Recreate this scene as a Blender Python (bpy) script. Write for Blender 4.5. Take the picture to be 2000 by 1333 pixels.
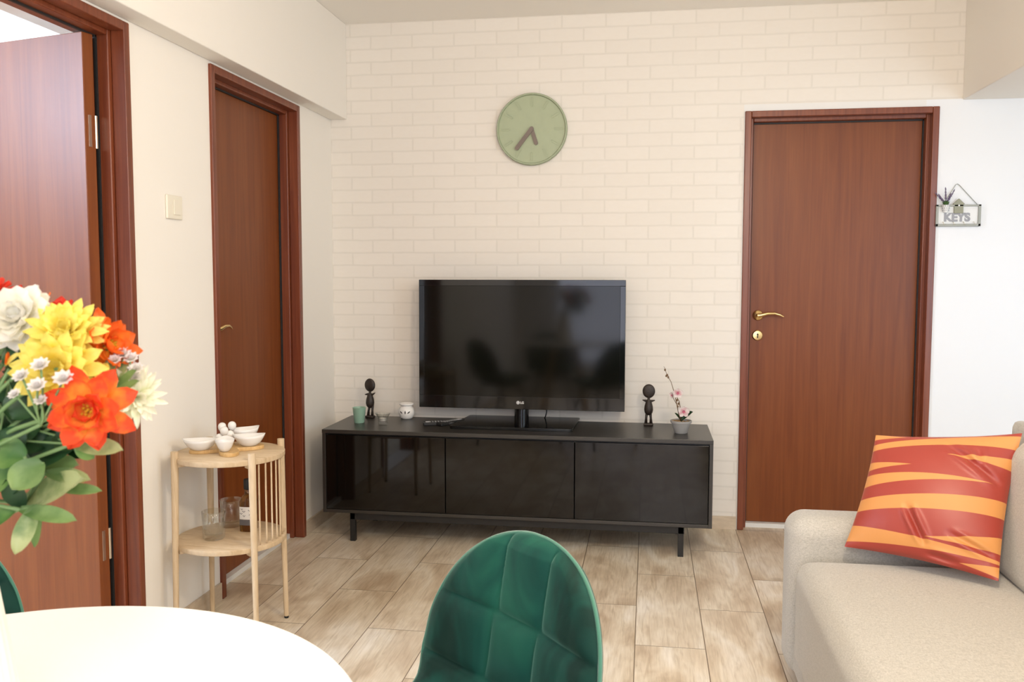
import bpy, bmesh, math, random
from mathutils import Vector, Matrix, Euler
PI = math.pi
random.seed(7)
sc = bpy.context.scene
C = bpy.context.collection
for o in list(bpy.data.objects):
    bpy.data.objects.remove(o)

# ------------------------------------------------------------------ camera
cam_d = bpy.data.cameras.new('camera'); cam = bpy.data.objects.new('camera', cam_d); C.objects.link(cam)
cam_d.sensor_width = 36; cam_d.lens = 1734.67 * 36 / 2000
CAM = Vector((1.6299, -4.4543, 1.2598))
yaw, pitch, roll = .1521, -.0741, .0013
fw = Vector((-math.sin(yaw)*math.cos(pitch), math.cos(yaw)*math.cos(pitch), math.sin(pitch)))
r0 = Vector((math.cos(yaw), math.sin(yaw), 0)); u0 = r0.cross(fw)
cr, sr = math.cos(roll), math.sin(roll)
RV = cr*r0 + sr*u0; UV = -sr*r0 + cr*u0
m = Matrix.Identity(4)
for i in range(3):
    m[i][0] = RV[i]; m[i][1] = UV[i]; m[i][2] = -fw[i]; m[i][3] = CAM[i]
cam.matrix_world = m
cam_d.clip_start = .05
cam_d.dof.use_dof = True; cam_d.dof.focus_distance = 4.0; cam_d.dof.aperture_fstop = 13
sc.camera = cam
# ------------------------------------------------------------------ look, world
sc.view_settings.view_transform = 'Standard'; sc.view_settings.look = 'None'
sc.view_settings.gamma = 1; sc.view_settings.use_curve_mapping = False
sc.view_settings.exposure = -0.10
w = bpy.data.worlds.new('world'); sc.world = w; w.use_nodes = True
w.node_tree.nodes['Background'].inputs[0].default_value = (.75, .85, 1, 1)
w.node_tree.nodes['Background'].inputs[1].default_value = 1.0
# ------------------------------------------------------------------ lights
def area(name, loc, look, sx, sy, power, col):
    d = bpy.data.lights.new(name, 'AREA'); d.shape = 'RECTANGLE'; d.size = sx; d.size_y = sy; d.energy = power; d.color = col
    o = bpy.data.objects.new(name, d); C.objects.link(o); o.location = loc
    o.rotation_euler = (Vector(look) - Vector(loc)).to_track_quat('-Z', 'Y').to_euler()
    return o
def bulb(name, loc, rad, power, col):
    d = bpy.data.lights.new(name, 'POINT'); d.shadow_soft_size = rad; d.energy = power; d.color = col
    o = bpy.data.objects.new(name, d); C.objects.link(o); o.location = loc; return o
bulb('pendant_lamp_light', (2.1, -3.0, 1.92), .09, 62, (1.0, .84, .65))
area('window_light', (4.28, -3.0, 1.35), (2.9, -1.0, 1.1), 1.5, 1.5, 46, (.60, .80, 1.0))
area('rear_fill_light', (1.9, -5.4, 2.45), (1.8, -3.5, 0), 1.4, 1.4, 56, (1.0, .92, .82))  # added fill from overhead behind the camera, no known fixture there
area('rear_window_light', (1.8, -6.74, 1.3), (1.8, 0, 1.3), 2.5, 1.9, 54, (.70, .78, 1.0))
area('side_room_window_light', (-3.15, -3.6, 2.30), (-.3, -2.6, 2.1), 2.2, .52, 300, (.66, .78, 1.0))
bulb('side_room_fill_light', (-2.3, -1.3, 2.25), .12, 70, (.95, .97, 1.0))  # added fill that whitens the side room's ceiling, not an actual lamp

# ------------------------------------------------------------------ materials
MATS = {}
def mat(name, col, rough=.5, metal=0, **kw):
    if name in MATS: return MATS[name]
    m = bpy.data.materials.new(name); m.use_nodes = True; MATS[name] = m
    b = m.node_tree.nodes['Principled BSDF']
    b.inputs['Base Color'].default_value = (*col, 1); b.inputs['Roughness'].default_value = rough; b.inputs['Metallic'].default_value = metal
    for k, v in kw.items(): b.inputs[k.replace('_', ' ')].default_value = v
    return m
def N(m, t, **kw):
    n = m.node_tree.nodes.new(t)
    for k, v in kw.items():
        if k in n.inputs: n.inputs[k].default_value = v
        else: setattr(n, k, v)
    return n
def L(m, a, b): m.node_tree.links.new(a, b)
def bsdf(m): return m.node_tree.nodes['Principled BSDF']
def coords(m, scale=(1,1,1), loc=(0,0,0), rot=(0,0,0), out='Object'):
    tc = N(m, 'ShaderNodeTexCoord'); mp = N(m, 'ShaderNodeMapping')
    mp.inputs['Scale'].default_value = scale; mp.inputs['Location'].default_value = loc; mp.inputs['Rotation'].default_value = rot
    L(m, tc.outputs[out], mp.inputs['Vector']); return mp.outputs[0]
def ramp(m, fac, stops):
    r = N(m, 'ShaderNodeValToRGB'); e = r.color_ramp.elements
    while len(e) < len(stops): e.new(.5)
    for i, (p, c) in enumerate(stops): e[i].position = p; e[i].color = (*c, 1)
    L(m, fac, r.inputs[0]); return r.outputs[0]
def bump(m, h, s=.2, d=.01):
    b = N(m, 'ShaderNodeBump'); b.inputs['Strength'].default_value = s; b.inputs['Distance'].default_value = d
    L(m, h, b.inputs['Height']); L(m, b.outputs[0], bsdf(m).inputs['Normal'])
def mixc(m, fac, a, b, mode='MIX'):
    x = N(m, 'ShaderNodeMix', data_type='RGBA', blend_type=mode)
    for k, v in ((0, fac), (6, a), (7, b)):
        if hasattr(v, 'is_output') or isinstance(v, bpy.types.NodeSocket): L(m, v, x.inputs[k])
        elif k == 0: x.inputs[0].default_value = v
        else: x.inputs[k].default_value = (*v, 1)
    return x.outputs[2]
def math_(m, op, a, b=None, c=None):
    x = N(m, 'ShaderNodeMath', operation=op)
    for i, v in enumerate((a, b, c)):
        if v is None: continue
        if isinstance(v, bpy.types.NodeSocket): L(m, v, x.inputs[i])
        else: x.inputs[i].default_value = v
    return x.outputs[0]

WALLC = (.84, .80, .735)
def wall_mat(name, col, bs=.05):
    m = mat(name, col, .75)
    n = N(m, 'ShaderNodeTexNoise', Scale=90.0, Detail=4.0); L(m, coords(m), n.inputs['Vector']); bump(m, n.outputs[0], bs, .002)
    return m
M_wall = wall_mat('cream_wall_paint', (.91, .87, .80))
M_white = wall_mat('white_wall_paint', (.84, .84, .84))
M_ceil = wall_mat('ceiling_paint', (.93, .89, .82))
# brick patterned wallpaper, only above the door head and left of the door
M_brick = mat('brick_wallpaper', WALLC, .7)
def _brick(m):
    tc = N(m, 'ShaderNodeTexCoord'); sep = N(m, 'ShaderNodeSeparateXYZ'); L(m, tc.outputs['Object'], sep.inputs[0])
    nz = N(m, 'ShaderNodeTexNoise', Scale=9.0, Detail=3.0); L(m, tc.outputs['Object'], nz.inputs['Vector'])
    d = math_(m, 'MULTIPLY', math_(m, 'SUBTRACT', nz.outputs[0], .5), .008)
    X = math_(m, 'ADD', math_(m, 'ADD', sep.outputs[0], 10*.2165 - .1097), d)
    Z = math_(m, 'ADD', math_(m, 'ADD', sep.outputs[2], 60*.0645 - 2.5347), d)
    cb = N(m, 'ShaderNodeCombineXYZ'); L(m, X, cb.inputs[0]); L(m, Z, cb.inputs[1])
    b = N(m, 'ShaderNodeTexBrick'); b.offset = .5; b.offset_frequency = 2; b.squash = 1
    b.inputs['Scale'].default_value = 1; b.inputs['Brick Width'].default_value = .2165; b.inputs['Row Height'].default_value = .0645
    b.inputs['Mortar Size'].default_value = .0075; b.inputs['Mortar Smooth'].default_value = 1.0; b.inputs['Bias'].default_value = 0
    b.inputs['Color1'].default_value = (.82, .765, .685, 1); b.inputs['Color2'].default_value = (.84, .785, .705, 1); b.inputs['Mortar'].default_value = (.758, .708, .628, 1)
    L(m, cb.outputs[0], b.inputs['Vector'])
    n2 = N(m, 'ShaderNodeTexNoise', Scale=26.0, Detail=5.0); L(m, coords(m, (1, 1, 3)), n2.inputs['Vector'])
    c = mixc(m, .10, b.outputs['Color'], n2.outputs[0], 'SOFT_LIGHT')
    # plain paint right of the door and just over its head
    mx = math_(m, 'LESS_THAN', sep.outputs[0], 2.074); mz = math_(m, 'GREATER_THAN', sep.outputs[2], 2.078)
    mk = math_(m, 'MAXIMUM', mx, mz)
    side = math_(m, 'GREATER_THAN', sep.outputs[0], 2.9)
    c2 = mixc(m, mk, mixc(m, side, (.82, .805, .77), (.84, .85, .86)), c)
    L(m, c2, bsdf(m).inputs['Base Color'])
    inv = math_(m, 'MULTIPLY', math_(m, 'SUBTRACT', 1, b.outputs['Fac']), mk); bump(m, inv, .15, .002)
_brick(M_brick)
# plank tiles
M_floor = mat('wood_look_tile', (.6, .45, .3), .38)
def _floor(m):
    tc = N(m, 'ShaderNodeTexCoord'); sep = N(m, 'ShaderNodeSeparateXYZ'); L(m, tc.outputs['Object'], sep.inputs[0])
    X = math_(m, 'ADD', math_(m, 'MULTIPLY', sep.outputs[1], -1), .3515 + 7.31); Y = math_(m, 'SUBTRACT', sep.outputs[0], .1798 - 20*.2366)
    cb = N(m, 'ShaderNodeCombineXYZ'); L(m, X, cb.inputs[0]); L(m, Y, cb.inputs[1])
    b = N(m, 'ShaderNodeTexBrick'); b.offset = .5; b.offset_frequency = 2
    b.inputs['Scale'].default_value = 1; b.inputs['Brick Width'].default_value = .731; b.inputs['Row Height'].default_value = .2366
    b.inputs['Mortar Size'].default_value = .0018; b.inputs['Mortar Smooth'].default_value = .3
    b.inputs['Color1'].default_value = (0, 0, 0, 1); b.inputs['Color2'].default_value = (1, 1, 1, 1); b.inputs['Mortar'].default_value = (.5, .5, .5, 1)
    L(m, cb.outputs[0], b.inputs['Vector'])
    off = N(m, 'ShaderNodeVectorMath', operation='SCALE'); L(m, b.outputs['Color'], off.inputs[0]); off.inputs['Scale'].default_value = 17
    add = N(m, 'ShaderNodeVectorMath', operation='ADD'); L(m, tc.outputs['Object'], add.inputs[0]); L(m, off.outputs[0], add.inputs[1])
    def nz(scale, detail, dist, vs):
        mp = N(m, 'ShaderNodeMapping'); mp.inputs['Scale'].default_value = vs; L(m, add.outputs[0], mp.inputs[0])
        n = N(m, 'ShaderNodeTexNoise', Scale=scale, Detail=detail, Distortion=dist); L(m, mp.outputs[0], n.inputs['Vector']); return n.outputs[0]
    blot = nz(5.0, 3.0, .8, (1.3, .55, 1)); grain = nz(9.0, 8.0, 1.6, (6, .5, 1)); fine = nz(30.0, 6.0, .5, (6, .35, 1))
    c1 = ramp(m, blot, [(.30, (.56, .45, .33)), (.45, (.70, .605, .475)), (.56, (.80, .725, .60)), (.70, (.88, .835, .75))])
    c2 = ramp(m, grain, [(.30, (.62, .56, .47)), (.46, (.88, .86, .82)), (.60, (1, 1, 1))])
    c = mixc(m, .55, c1, c2, 'MULTIPLY')
    c3 = ramp(m, fine, [(.35, (.72, .68, .62)), (.6, (1, 1, 1))])
    c = mixc(m, .35, c, c3, 'MULTIPLY')
    tint = mixc(m, b.outputs['Color'], (.92, .88, .82), (1.08, 1.06, 1.03)); c = mixc(m, 1.0, c, tint, 'MULTIPLY')
    vor = N(m, 'ShaderNodeTexVoronoi', Scale=2.2); L(m, add.outputs[0], vor.inputs['Vector'])
    knot = ramp(m, vor.outputs['Distance'], [(0.0, (.3, .3, .3)), (.05, (.55, .5, .45)), (.10, (1, 1, 1))])
    c = mixc(m, .8, c, knot, 'MULTIPLY')
    c = mixc(m, b.outputs['Fac'], c, (.20, .145, .09))
    L(m, c, bsdf(m).inputs['Base Color'])
    bump(m, math_(m, 'SUBTRACT', 1, b.outputs['Fac']), .3, .002)
    L(m, math_(m, 'ADD', math_(m, 'MULTIPLY', grain, .2), .25), bsdf(m).inputs['Roughness'])
_floor(M_floor)
def wood(name, stops, scale=(14, 14, .8), rough=.4, coat=0.0, sc_=3.0, det=6.0, dist=1.2):
    m = mat(name, stops[0][1], rough)
    n = N(m, 'ShaderNodeTexNoise', Scale=sc_, Detail=det, Distortion=dist); L(m, coords(m, scale), n.inputs['Vector'])
    n2 = N(m, 'ShaderNodeTexNoise', Scale=sc_*6, Detail=4.0); L(m, coords(m, scale), n2.inputs['Vector'])
    c = ramp(m, n.outputs[0], stops)
    c = mixc(m, .35, c, ramp(m, n2.outputs[0], [(.3, (.72, .70, .68)), (.65, (1, 1, 1))]), 'MULTIPLY')
    L(m, c, bsdf(m).inputs['Base Color'])
    if coat: bsdf(m).inputs['Coat Weight'].default_value = coat; bsdf(m).inputs['Coat Roughness'].default_value = .25
    bump(m, n2.outputs[0], .06, .001)
    return m
MAH = [(.25, (.165, .038, .007)), (.5, (.205, .053, .010)), (.75, (.235, .067, .014))]
M_mah = wood('mahogany_veneer', MAH, (9, 9, .35), .40, .0)
bsdf(M_mah).inputs['Specular IOR Level'].default_value = .36
M_mahf = wood('mahogany_frame', [(.3, (.15, .030, .010)), (.7, (.24, .062, .022))], (16, 16, .5), .36, .1)
M_oak = wood('pale_oak', [(.25, (.56, .40, .23)), (.5, (.67, .505, .315)), (.75, (.74, .59, .40))], (5, 26, 5), .5, 0, 2.0)
M_oakv = wood('pale_oak_leg', [(.25, (.56, .40, .23)), (.5, (.67, .505, .315)), (.75, (.74, .59, .40))], (22, 22, 2), .5, 0, 2.0)
M_tray = wood('honey_wood', [(.3, (.60, .36, .13)), (.7, (.75, .50, .22))], (20, 5, 5), .45)
M_base = wood('baseboard_tile', [(.3, (.55, .43, .30)), (.7, (.68, .56, .42))], (2, 2, 6), .4)
M_sill = mat('white_threshold', (.78, .76, .72), .4)
M_black = mat('black_matt_laminate', (.020, .017, .013), .36, 0, Specular_IOR_Level=.75)
n_ = N(M_black, 'ShaderNodeTexNoise', Scale=60.0, Detail=4.0); L(M_black, coords(M_black, (1, 6, 6)), n_.inputs['Vector']); bump(M_black, n_.outputs[0], .12, .001)
M_gloss = mat('black_high_gloss', (.005, .004, .003), .045, 0, Specular_IOR_Level=.42)
M_bmetal = mat('black_metal', (.02, .019, .018), .45, .3)
M_tvb = mat('piano_black_plastic', (.006, .006, .006), .06)
M_scr = mat('lcd_screen', (.004, .0035, .002), .085, 0, Specular_IOR_Level=.33)
M_brass = mat('brass', (.80, .58, .26), .24, 1)
M_dark = mat('dark_hole', (.01, .01, .01), .6)
M_hinge = mat('brushed_nickel', (.75, .70, .58), .35, 1)
M_switch = mat('cream_plastic', (.84, .79, .66), .35)
M_clock = mat('sage_green_plastic', (.40, .45, .29), .45)
M_clockr = mat('sage_green_rim', (.35, .40, .26), .45)
M_hand = mat('taupe_clock_hand', (.20, .155, .125), .5)
M_sofa = mat('beige_woven_fabric', (.5, .45, .37), .9)
def _sofa(m):
    a = N(m, 'ShaderNodeTexNoise', Scale=420.0, Detail=2.0); L(m, coords(m, (1, .3, 1)), a.inputs['Vector'])
    b = N(m, 'ShaderNodeTexNoise', Scale=420.0, Detail=2.0); L(m, coords(m, (.3, 1, 1)), b.inputs['Vector'])
    s = math_(m, 'MULTIPLY', math_(m, 'ADD', a.outputs[0], b.outputs[0]), .5)
    L(m, ramp(m, s, [(.36, (.37, .35, .305)), (.5, (.455, .43, .38)), (.64, (.53, .505, .45))]), bsdf(m).inputs['Base Color'])
    bsdf(m).inputs['Sheen Weight'].default_value = .3; bump(m, s, .2, .001)
_sofa(M_sofa)
M_velvet = mat('green_velvet', (.008, .085, .055), .7, 0, Specular_IOR_Level=.2)
def _velvet(m):
    n = N(m, 'ShaderNodeTexNoise', Scale=7.0, Detail=3.0, Distortion=1.0); L(m, coords(m, (1, 1, .6)), n.inputs['Vector'])
    L(m, ramp(m, n.outputs[0], [(.36, (.002, .024, .018)), (.50, (.005, .060, .046)), (.66, (.012, .105, .070))]), bsdf(m).inputs['Base Color'])
    b = bsdf(m); b.inputs['Sheen Weight'].default_value = .5; b.inputs['Sheen Roughness'].default_value = .3; b.inputs['Sheen Tint'].default_value = (.38, .74, .60, 1)
    n2 = N(m, 'ShaderNodeTexNoise', Scale=500.0, Detail=2.0); L(m, coords(m), n2.inputs['Vector']); bump(m, n2.outputs[0], .2, .001)
_velvet(M_velvet)
M_piping = mat('green_piping', (.03, .17, .11), .6, 0, Sheen_Weight=.6)
M_table = mat('white_lacquer', (.93, .925, .91), .3)
M_ceram = mat('white_ceramic', (.88, .86, .82), .2, 0, Coat_Weight=.3)
M_vase = mat('ivory_ceramic_vase', (.86, .82, .73), .45)
M_glass = mat('clear_glass', (1, 1, 1), .03)
def _glass(m):
    nt = m.node_tree; tr = N(m, 'ShaderNodeBsdfTransparent'); tr.inputs[0].default_value = (.97, .98, .97, 1); gl = N(m, 'ShaderNodeBsdfGlossy', Roughness=.04); lw = N(m, 'ShaderNodeLayerWeight', Blend=.35)
    mx = N(m, 'ShaderNodeMixShader'); L(m, math_(m, 'ADD', math_(m, 'MULTIPLY', lw.outputs['Facing'], .5), .05), mx.inputs[0]); L(m, tr.outputs[0], mx.inputs[1]); L(m, gl.outputs[0], mx.inputs[2]); L(m, mx.outputs[0], nt.nodes['Material Output'].inputs[0])
_glass(M_glass)
M_whisky = mat('amber_glass', (.35, .16, .03), .05, 0, Transmission_Weight=.85, IOR=1.45)
M_label = mat('cream_paper_label', (.80, .76, .70), .6)
M_ink = mat('grey_ink', (.12, .11, .11), .6)
M_mint = mat('mint_green_glass', (.30, .48, .36), .35)
M_figure = wood('dark_carved_wood', [(.3, (.012, .008, .006)), (.7, (.04, .026, .018))], (30, 30, 30), .5)
M_pot = mat('grey_concrete', (.34, .33, .31), .8)
M_soil = mat('brown_moss', (.32, .20, .09), .9)
M_leafd = mat('dark_green_leaf', (.012, .05, .012), .5)
M_petw = mat('pink_white_petal', (.80, .70, .68), .6)
M_petp = mat('magenta_petal_throat', (.55, .14, .22), .6)
M_stem = mat('brown_twig', (.16, .09, .04), .7)
M_grey = mat('grey_painted_wood', (.36, .37, .33), .6)
M_letter = mat('grey_letter_paint', (.33, .33, .35), .6)
M_board = mat('white_painted_board', (.80, .80, .78), .6)
M_house = mat('olive_grey_wood', (.30, .30, .22), .7)
M_lav = mat('lavender_bloom', (.14, .10, .17), .8)
M_gleaf = mat('green_sprig', (.07, .15, .04), .7)
M_logo = mat('silver_logo_print', (.75, .75, .75), .4)
M_logog = mat('grey_logo_print', (.30, .30, .30), .4)
M_rubber = mat('black_rubber', (.015, .015, .015), .6)
M_white_pl = mat('white_print', (.7, .7, .7), .5)

def petal_mat(name, c_in, c_out, rough=.6, trans=.25):
    m = mat(name, c_out, rough)
    tc = N(m, 'ShaderNodeTexCoord'); s = N(m, 'ShaderNodeSeparateXYZ'); L(m, tc.outputs['UV'], s.inputs[0])
    n = N(m, 'ShaderNodeTexNoise', Scale=55.0, Detail=3.0); L(m, tc.outputs['Object'], n.inputs['Vector'])
    f = math_(m, 'ADD', s.outputs[1], math_(m, 'MULTIPLY', math_(m, 'SUBTRACT', n.outputs[0], .5), 1.6))
    L(m, ramp(m, f, [(.25, c_in), (.75, c_out)]), bsdf(m).inputs['Base Color'])
    bsdf(m).inputs['Subsurface Weight'].default_value = 0
    t = N(m, 'ShaderNodeBsdfTranslucent'); t.inputs[0].default_value = (*c_out, 1)
    mx = N(m, 'ShaderNodeMixShader'); mx.inputs[0].default_value = trans
    L(m, bsdf(m).outputs[0], mx.inputs[1]); L(m, t.outputs[0], mx.inputs[2]); L(m, mx.outputs[0], m.node_tree.nodes['Material Output'].inputs[0])
    return m
P_orange = petal_mat('orange_red_petal', (.95, .46, .05), (.90, .10, .03), .6, .35)
P_orange2 = petal_mat('orange_petal', (.95, .35, .02), (.90, .17, .02))
P_red = petal_mat('red_petal', (.80, .10, .03), (.75, .05, .02))
P_yellow = petal_mat('yellow_petal', (.90, .66, .06), (.94, .84, .22), .6, .35)
P_white = petal_mat('cream_white_petal', (.92, .88, .68), (.95, .93, .86), .6, .4)
P_mum = petal_mat('greenish_white_petal', (.72, .76, .45), (.93, .93, .78), .6, .35)
P_tiny = petal_mat('tiny_white_petal', (.75, .72, .62), (.84, .80, .78))
P_leaf = petal_mat('foliage_green', (.05, .15, .03), (.15, .27, .07), .5, .2)
P_leafv = petal_mat('variegated_leaf', (.11, .20, .06), (.42, .47, .22), .5, .2)
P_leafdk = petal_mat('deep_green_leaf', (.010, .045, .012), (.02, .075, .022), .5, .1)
P_leafg = petal_mat('dusty_green_leaf', (.09, .18, .05), (.19, .30, .10), .5, .2)
M_gstem = mat('pale_green_stem', (.16, .27, .10), .6)

# ------------------------------------------------------------------ mesh helpers
class MB:
    def __init__(s): s.v = []; s.f = []; s.uv = {}
    def add(s, vs, fs):
        k = len(s.v); s.v += [tuple(p) for p in vs]; s.f += [tuple(i+k for i in f) for f in fs]; return s
    def box(s, a, b):
        x0, y0, z0 = [min(a[i], b[i]) for i in range(3)]; x1, y1, z1 = [max(a[i], b[i]) for i in range(3)]
        return s.add([(x0,y0,z0),(x1,y0,z0),(x1,y1,z0),(x0,y1,z0),(x0,y0,z1),(x1,y0,z1),(x1,y1,z1),(x0,y1,z1)],
                     [(0,3,2,1),(4,5,6,7),(0,1,5,4),(1,2,6,5),(2,3,7,6),(3,0,4,7)])
    def lathe(s, prof, c=(0,0,0), n=32, ax=None, rf=None):
        # prof: list of (r, z); ax: optional rotation matrix; rf(theta, i) radius factor
        M = ax or Matrix.Identity(3); vs = []; fs = []
        for i, (r, z) in enumerate(prof):
            for k in range(n):
                t = 2*PI*k/n; rr = r*(rf(t, i) if rf else 1)
                vs.append(M @ Vector((rr*math.cos(t), rr*math.sin(t), z)) + Vector(c))
        for i in range(len(prof)-1):
            for k in range(n):
                a, b = i*n+k, i*n+(k+1) % n; fs.append((a, b, b+n, a+n))
        if prof[0][0] > 1e-6: fs.append(tuple(range(n-1, -1, -1)))
        if prof[-1][0] > 1e-6: fs.append(tuple((len(prof)-1)*n+k for k in range(n)))
        return s.add(vs, fs)
    def tube(s, pts, rad, n=10):
        pts = [Vector(p) for p in pts]; rad = rad if isinstance(rad, (list, tuple)) else [rad]*len(pts)
        vs = []; fs = []; up = None
        for i, p in enumerate(pts):
            t = (pts[min(i+1, len(pts)-1)] - pts[max(i-1, 0)]).normalized()
            if up is None: up = Vector((0, 0, 1)) if abs(t.z) < .9 else Vector((1, 0, 0))
            a = t.cross(up).normalized(); up = a.cross(t).normalized()
            for k in range(n):
                q = 2*PI*k/n; vs.append(p + rad[i]*(a*math.cos(q) + up*math.sin(q)))
        for i in range(len(pts)-1):
            for k in range(n):
                a, b = i*n+k, i*n+(k+1) % n; fs.append((a, b, b+n, a+n))
        fs.append(tuple(range(n-1, -1, -1))); fs.append(tuple((len(pts)-1)*n+k for k in range(n)))
        return s.add(vs, fs)
    def grid(s, fn, nu, nv, uv=False):
        k = len(s.v); vs = []; fs = []
        for j in range(nv+1):
            for i in range(nu+1):
                vs.append(fn(i/nu, j/nv)); s.uv[k + j*(nu+1)+i] = (i/nu, j/nv)
        for j in range(nv):
            for i in range(nu):
                a = j*(nu+1)+i; fs.append((a, a+1, a+nu+2, a+nu+1))
        return s.add(vs, fs)
    def prism(s, poly, z0, z1, M=None):
        M = M or (lambda p: p); n = len(poly)
        vs = [M(Vector((x, y, z0))) for x, y in poly] + [M(Vector((x, y, z1))) for x, y in poly]
        return s.add(vs, [tuple(range(n-1, -1, -1)), tuple(range(n, 2*n))] + [(i, (i+1) % n, n+(i+1) % n, n+i) for i in range(n)])
    def build(s, name, m, parent=None, smooth=False, bevel=0, seg=2, sub=0, angle=None, weld=False):
        me = bpy.data.meshes.new(name); me.from_pydata(s.v, [], s.f); me.update()
        if s.uv:
            l = me.uv_layers.new(name='UVMap')
            for lp in me.loops: l.data[lp.index].uv = s.uv.get(lp.vertex_index, (0, 0))
        bm = bmesh.new(); bm.from_mesh(me)
        if weld: bmesh.ops.remove_doubles(bm, verts=bm.verts, dist=1e-5)
        bmesh.ops.recalc_face_normals(bm, faces=bm.faces); bm.to_mesh(me); bm.free()
        if smooth:
            for p in me.polygons: p.use_smooth = True
            if angle: 
                try: me.set_sharp_from_angle(angle=math.radians(angle))
                except Exception: pass
        me.materials.append(m)
        o = bpy.data.objects.new(name, me); C.objects.link(o)
        if parent: o.parent = parent
        if bevel:
            b = o.modifiers.new('bevel', 'BEVEL'); b.width = bevel; b.segments = seg; b.limit_method = 'ANGLE'; b.angle_limit = math.radians(35)
            if seg > 2:
                for p in me.polygons: p.use_smooth = True
                b.harden_normals = True
        if sub:
            b = o.modifiers.new('sub', 'SUBSURF'); b.levels = sub; b.render_levels = sub
        return o
def tag(o, label, cat, group=None):
    o['label'] = label; o['category'] = cat
    if group: o['group'] = group
    return o
def thing(name, label, cat, loc=(0, 0, 0), rz=0, group=None):
    o = bpy.data.objects.new(name, None); C.objects.link(o); o.location = loc; o.rotation_euler = (0, 0, rz)
    o.empty_display_size = .05
    return tag(o, label, cat, group)
def struct(o): o['kind'] = 'structure'; return o
def dup(root, loc, rz, label, group=None):
    r = root.copy(); C.objects.link(r); r.location = loc; r.rotation_euler = (0, 0, rz); r['label'] = label
    if group: r['group'] = group
    for ch in list(root.children):
        c = ch.copy(); C.objects.link(c); c.parent = r
        for g in list(ch.children):
            d = g.copy(); C.objects.link(d); d.parent = c
    return r

# ------------------------------------------------------------------ room shell
ZC = 2.5347; XR = 4.45; YR = -6.8; ZT = 2.0454
D3 = (2.0788, 2.9579); D2 = (-1.294, -.4402); D1 = (-2.72, -1.8211)
b = MB(); b.box((-3.3, YR-.15, -.12), (XR+.15, .15, 0)); struct(b.build('floor', M_floor))
b = MB(); b.box((0, YR-.15, ZC), (XR+.15, .15, ZC+.1)); struct(b.build('ceiling', M_ceil))
b = MB()
b.box((-.12, 0, 0), (D3[0]+.02, .14, ZC)); b.box((D3[1]-.02, 0, 0), (XR+.15, .14, ZC)); b.box((D3[0]+.02, 0, ZT-.02), (D3[1]-.02, .14, ZC))
struct(b.build('wall_back', M_brick))
b = MB()
b.box((-.12, D2[1]-.02, 0), (0, 0, ZC)); b.box((-.12, D1[1]-.02, 0), (0, D2[0]+.02, ZC)); b.box((-.12, YR, 0), (0, D1[0]+.02, ZC))
for d in (D1, D2): b.box((-.12, d[0]+.02, ZT-.02), (0, d[1]-.02, ZC))
struct(b.build('wall_left', M_wall))
b = MB(); b.box((-.12, YR-.15, 0), (XR+.15, YR, ZC)); struct(b.build('wall_rear', M_white))
b = MB(); b.box((XR, YR, 0), (XR+.15, 0, ZC)); struct(b.build('wall_right', M_white))
b = MB(); b.box((0, YR, 2.056), (.088, 0, ZC)); struct(b.build('trim_1', M_wall, bevel=.004))
b = MB(); b.box((3.058, YR, 2.073), (XR, 0, ZC)); struct(b.build('trim_2', M_wall, bevel=.004))
# room beyond the open door
b = MB(); b.box((-3.3, YR, 0), (-3.2, .1, 2.6)); b.box((-3.3, YR-.1, 0), (-.12, YR, 2.6)); b.box((-3.3, 0, 0), (-.12, .1, 2.6))
struct(b.build('wall_side_room', M_white))
b = MB(); b.box((-3.3, YR, 2.6), (-.0, .1, 2.68)); struct(b.build('ceiling_side_room', M_white))
b = MB(); b.box((-.32, YR+.01, 2.06), (-.121, -.02, 2.6)); struct(b.build('trim_3', M_white))
# baseboards (tile)
b = MB(); b.box((.011, -.010, 0), (D3[0]-.005, 0, .065)); b.box((D3[1]+.005, -.010, 0), (XR, 0, .065)); struct(b.build('baseboard_back', M_base, bevel=.001))
b = MB(); b.box((0, D2[1]+.004, 0), (.010, 0, .068)); b.box((0, D1[1]+.004, 0), (.010, D2[0]-.004, .068)); b.box((0, YR, 0), (.010, D1[0]-.004, .068))
struct(b.build('baseboard_left', M_base, bevel=.001))

# ------------------------------------------------------------------ doors
def door(name, W0, W1, T, slab=True):
    """T(s, d, z): s along wall, d depth into wall (negative = towards room)."""
    root = bpy.data.objects.new(name, None); C.objects.link(root); struct(root)
    def bx(b, s0, s1, d0, d1, z0, z1):
        b.box(T(s0, d0, z0), T(s1, d1, z1))
    f = MB()
    # casing, then stepped reveal
    for (i, j, d0, d1) in ((0, .030, -.012, .035), (.0, .045, .035, .125)):
        bx(f, W0+i, W0+j, d0, d1, 0, ZT-i); bx(f, W1-j, W1-i, d0, d1, 0, ZT-i)
        bx(f, W0+j, W1-j, d0, d1, ZT-j, ZT-i)
    f.build('door_frame', M_mahf, root, bevel=.004, seg=3)
    g = MB()
    bx(g, W0+.045, W0+.051, .072, .080, 0, ZT-.045); bx(g, W1-.051, W1-.045, .072, .080, 0, ZT-.045); bx(g, W0+.045, W1-.045, .072, .080, ZT-.051, ZT-.045)
    g.build('door_seal', M_rubber, root)
    return root
T3 = lambda s, d, z: (s, d, z)
d3 = door('door_3', *D3, T3)
b = MB(); b.box((D3[0]+.046, .082, .022), (D3[1]-.046, .122, ZT-.046)); leaf3 = b.build('door_leaf', M_mah, d3, bevel=.002)
b = MB(); b.box((D3[0]+.040, .050, 0), (D3[1]-.040, .125, .021)); b.build('threshold', M_sill, d3)
T2 = lambda s, d, z: (-d, s, z)
d2 = door('door_2', *D2, T2)
b = MB(); b.box((-.122, D2[0]+.046, .022), (-.082, D2[1]-.046, ZT-.046)); leaf2 = b.build('door_leaf', M_mah, d2, bevel=.002)
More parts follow.
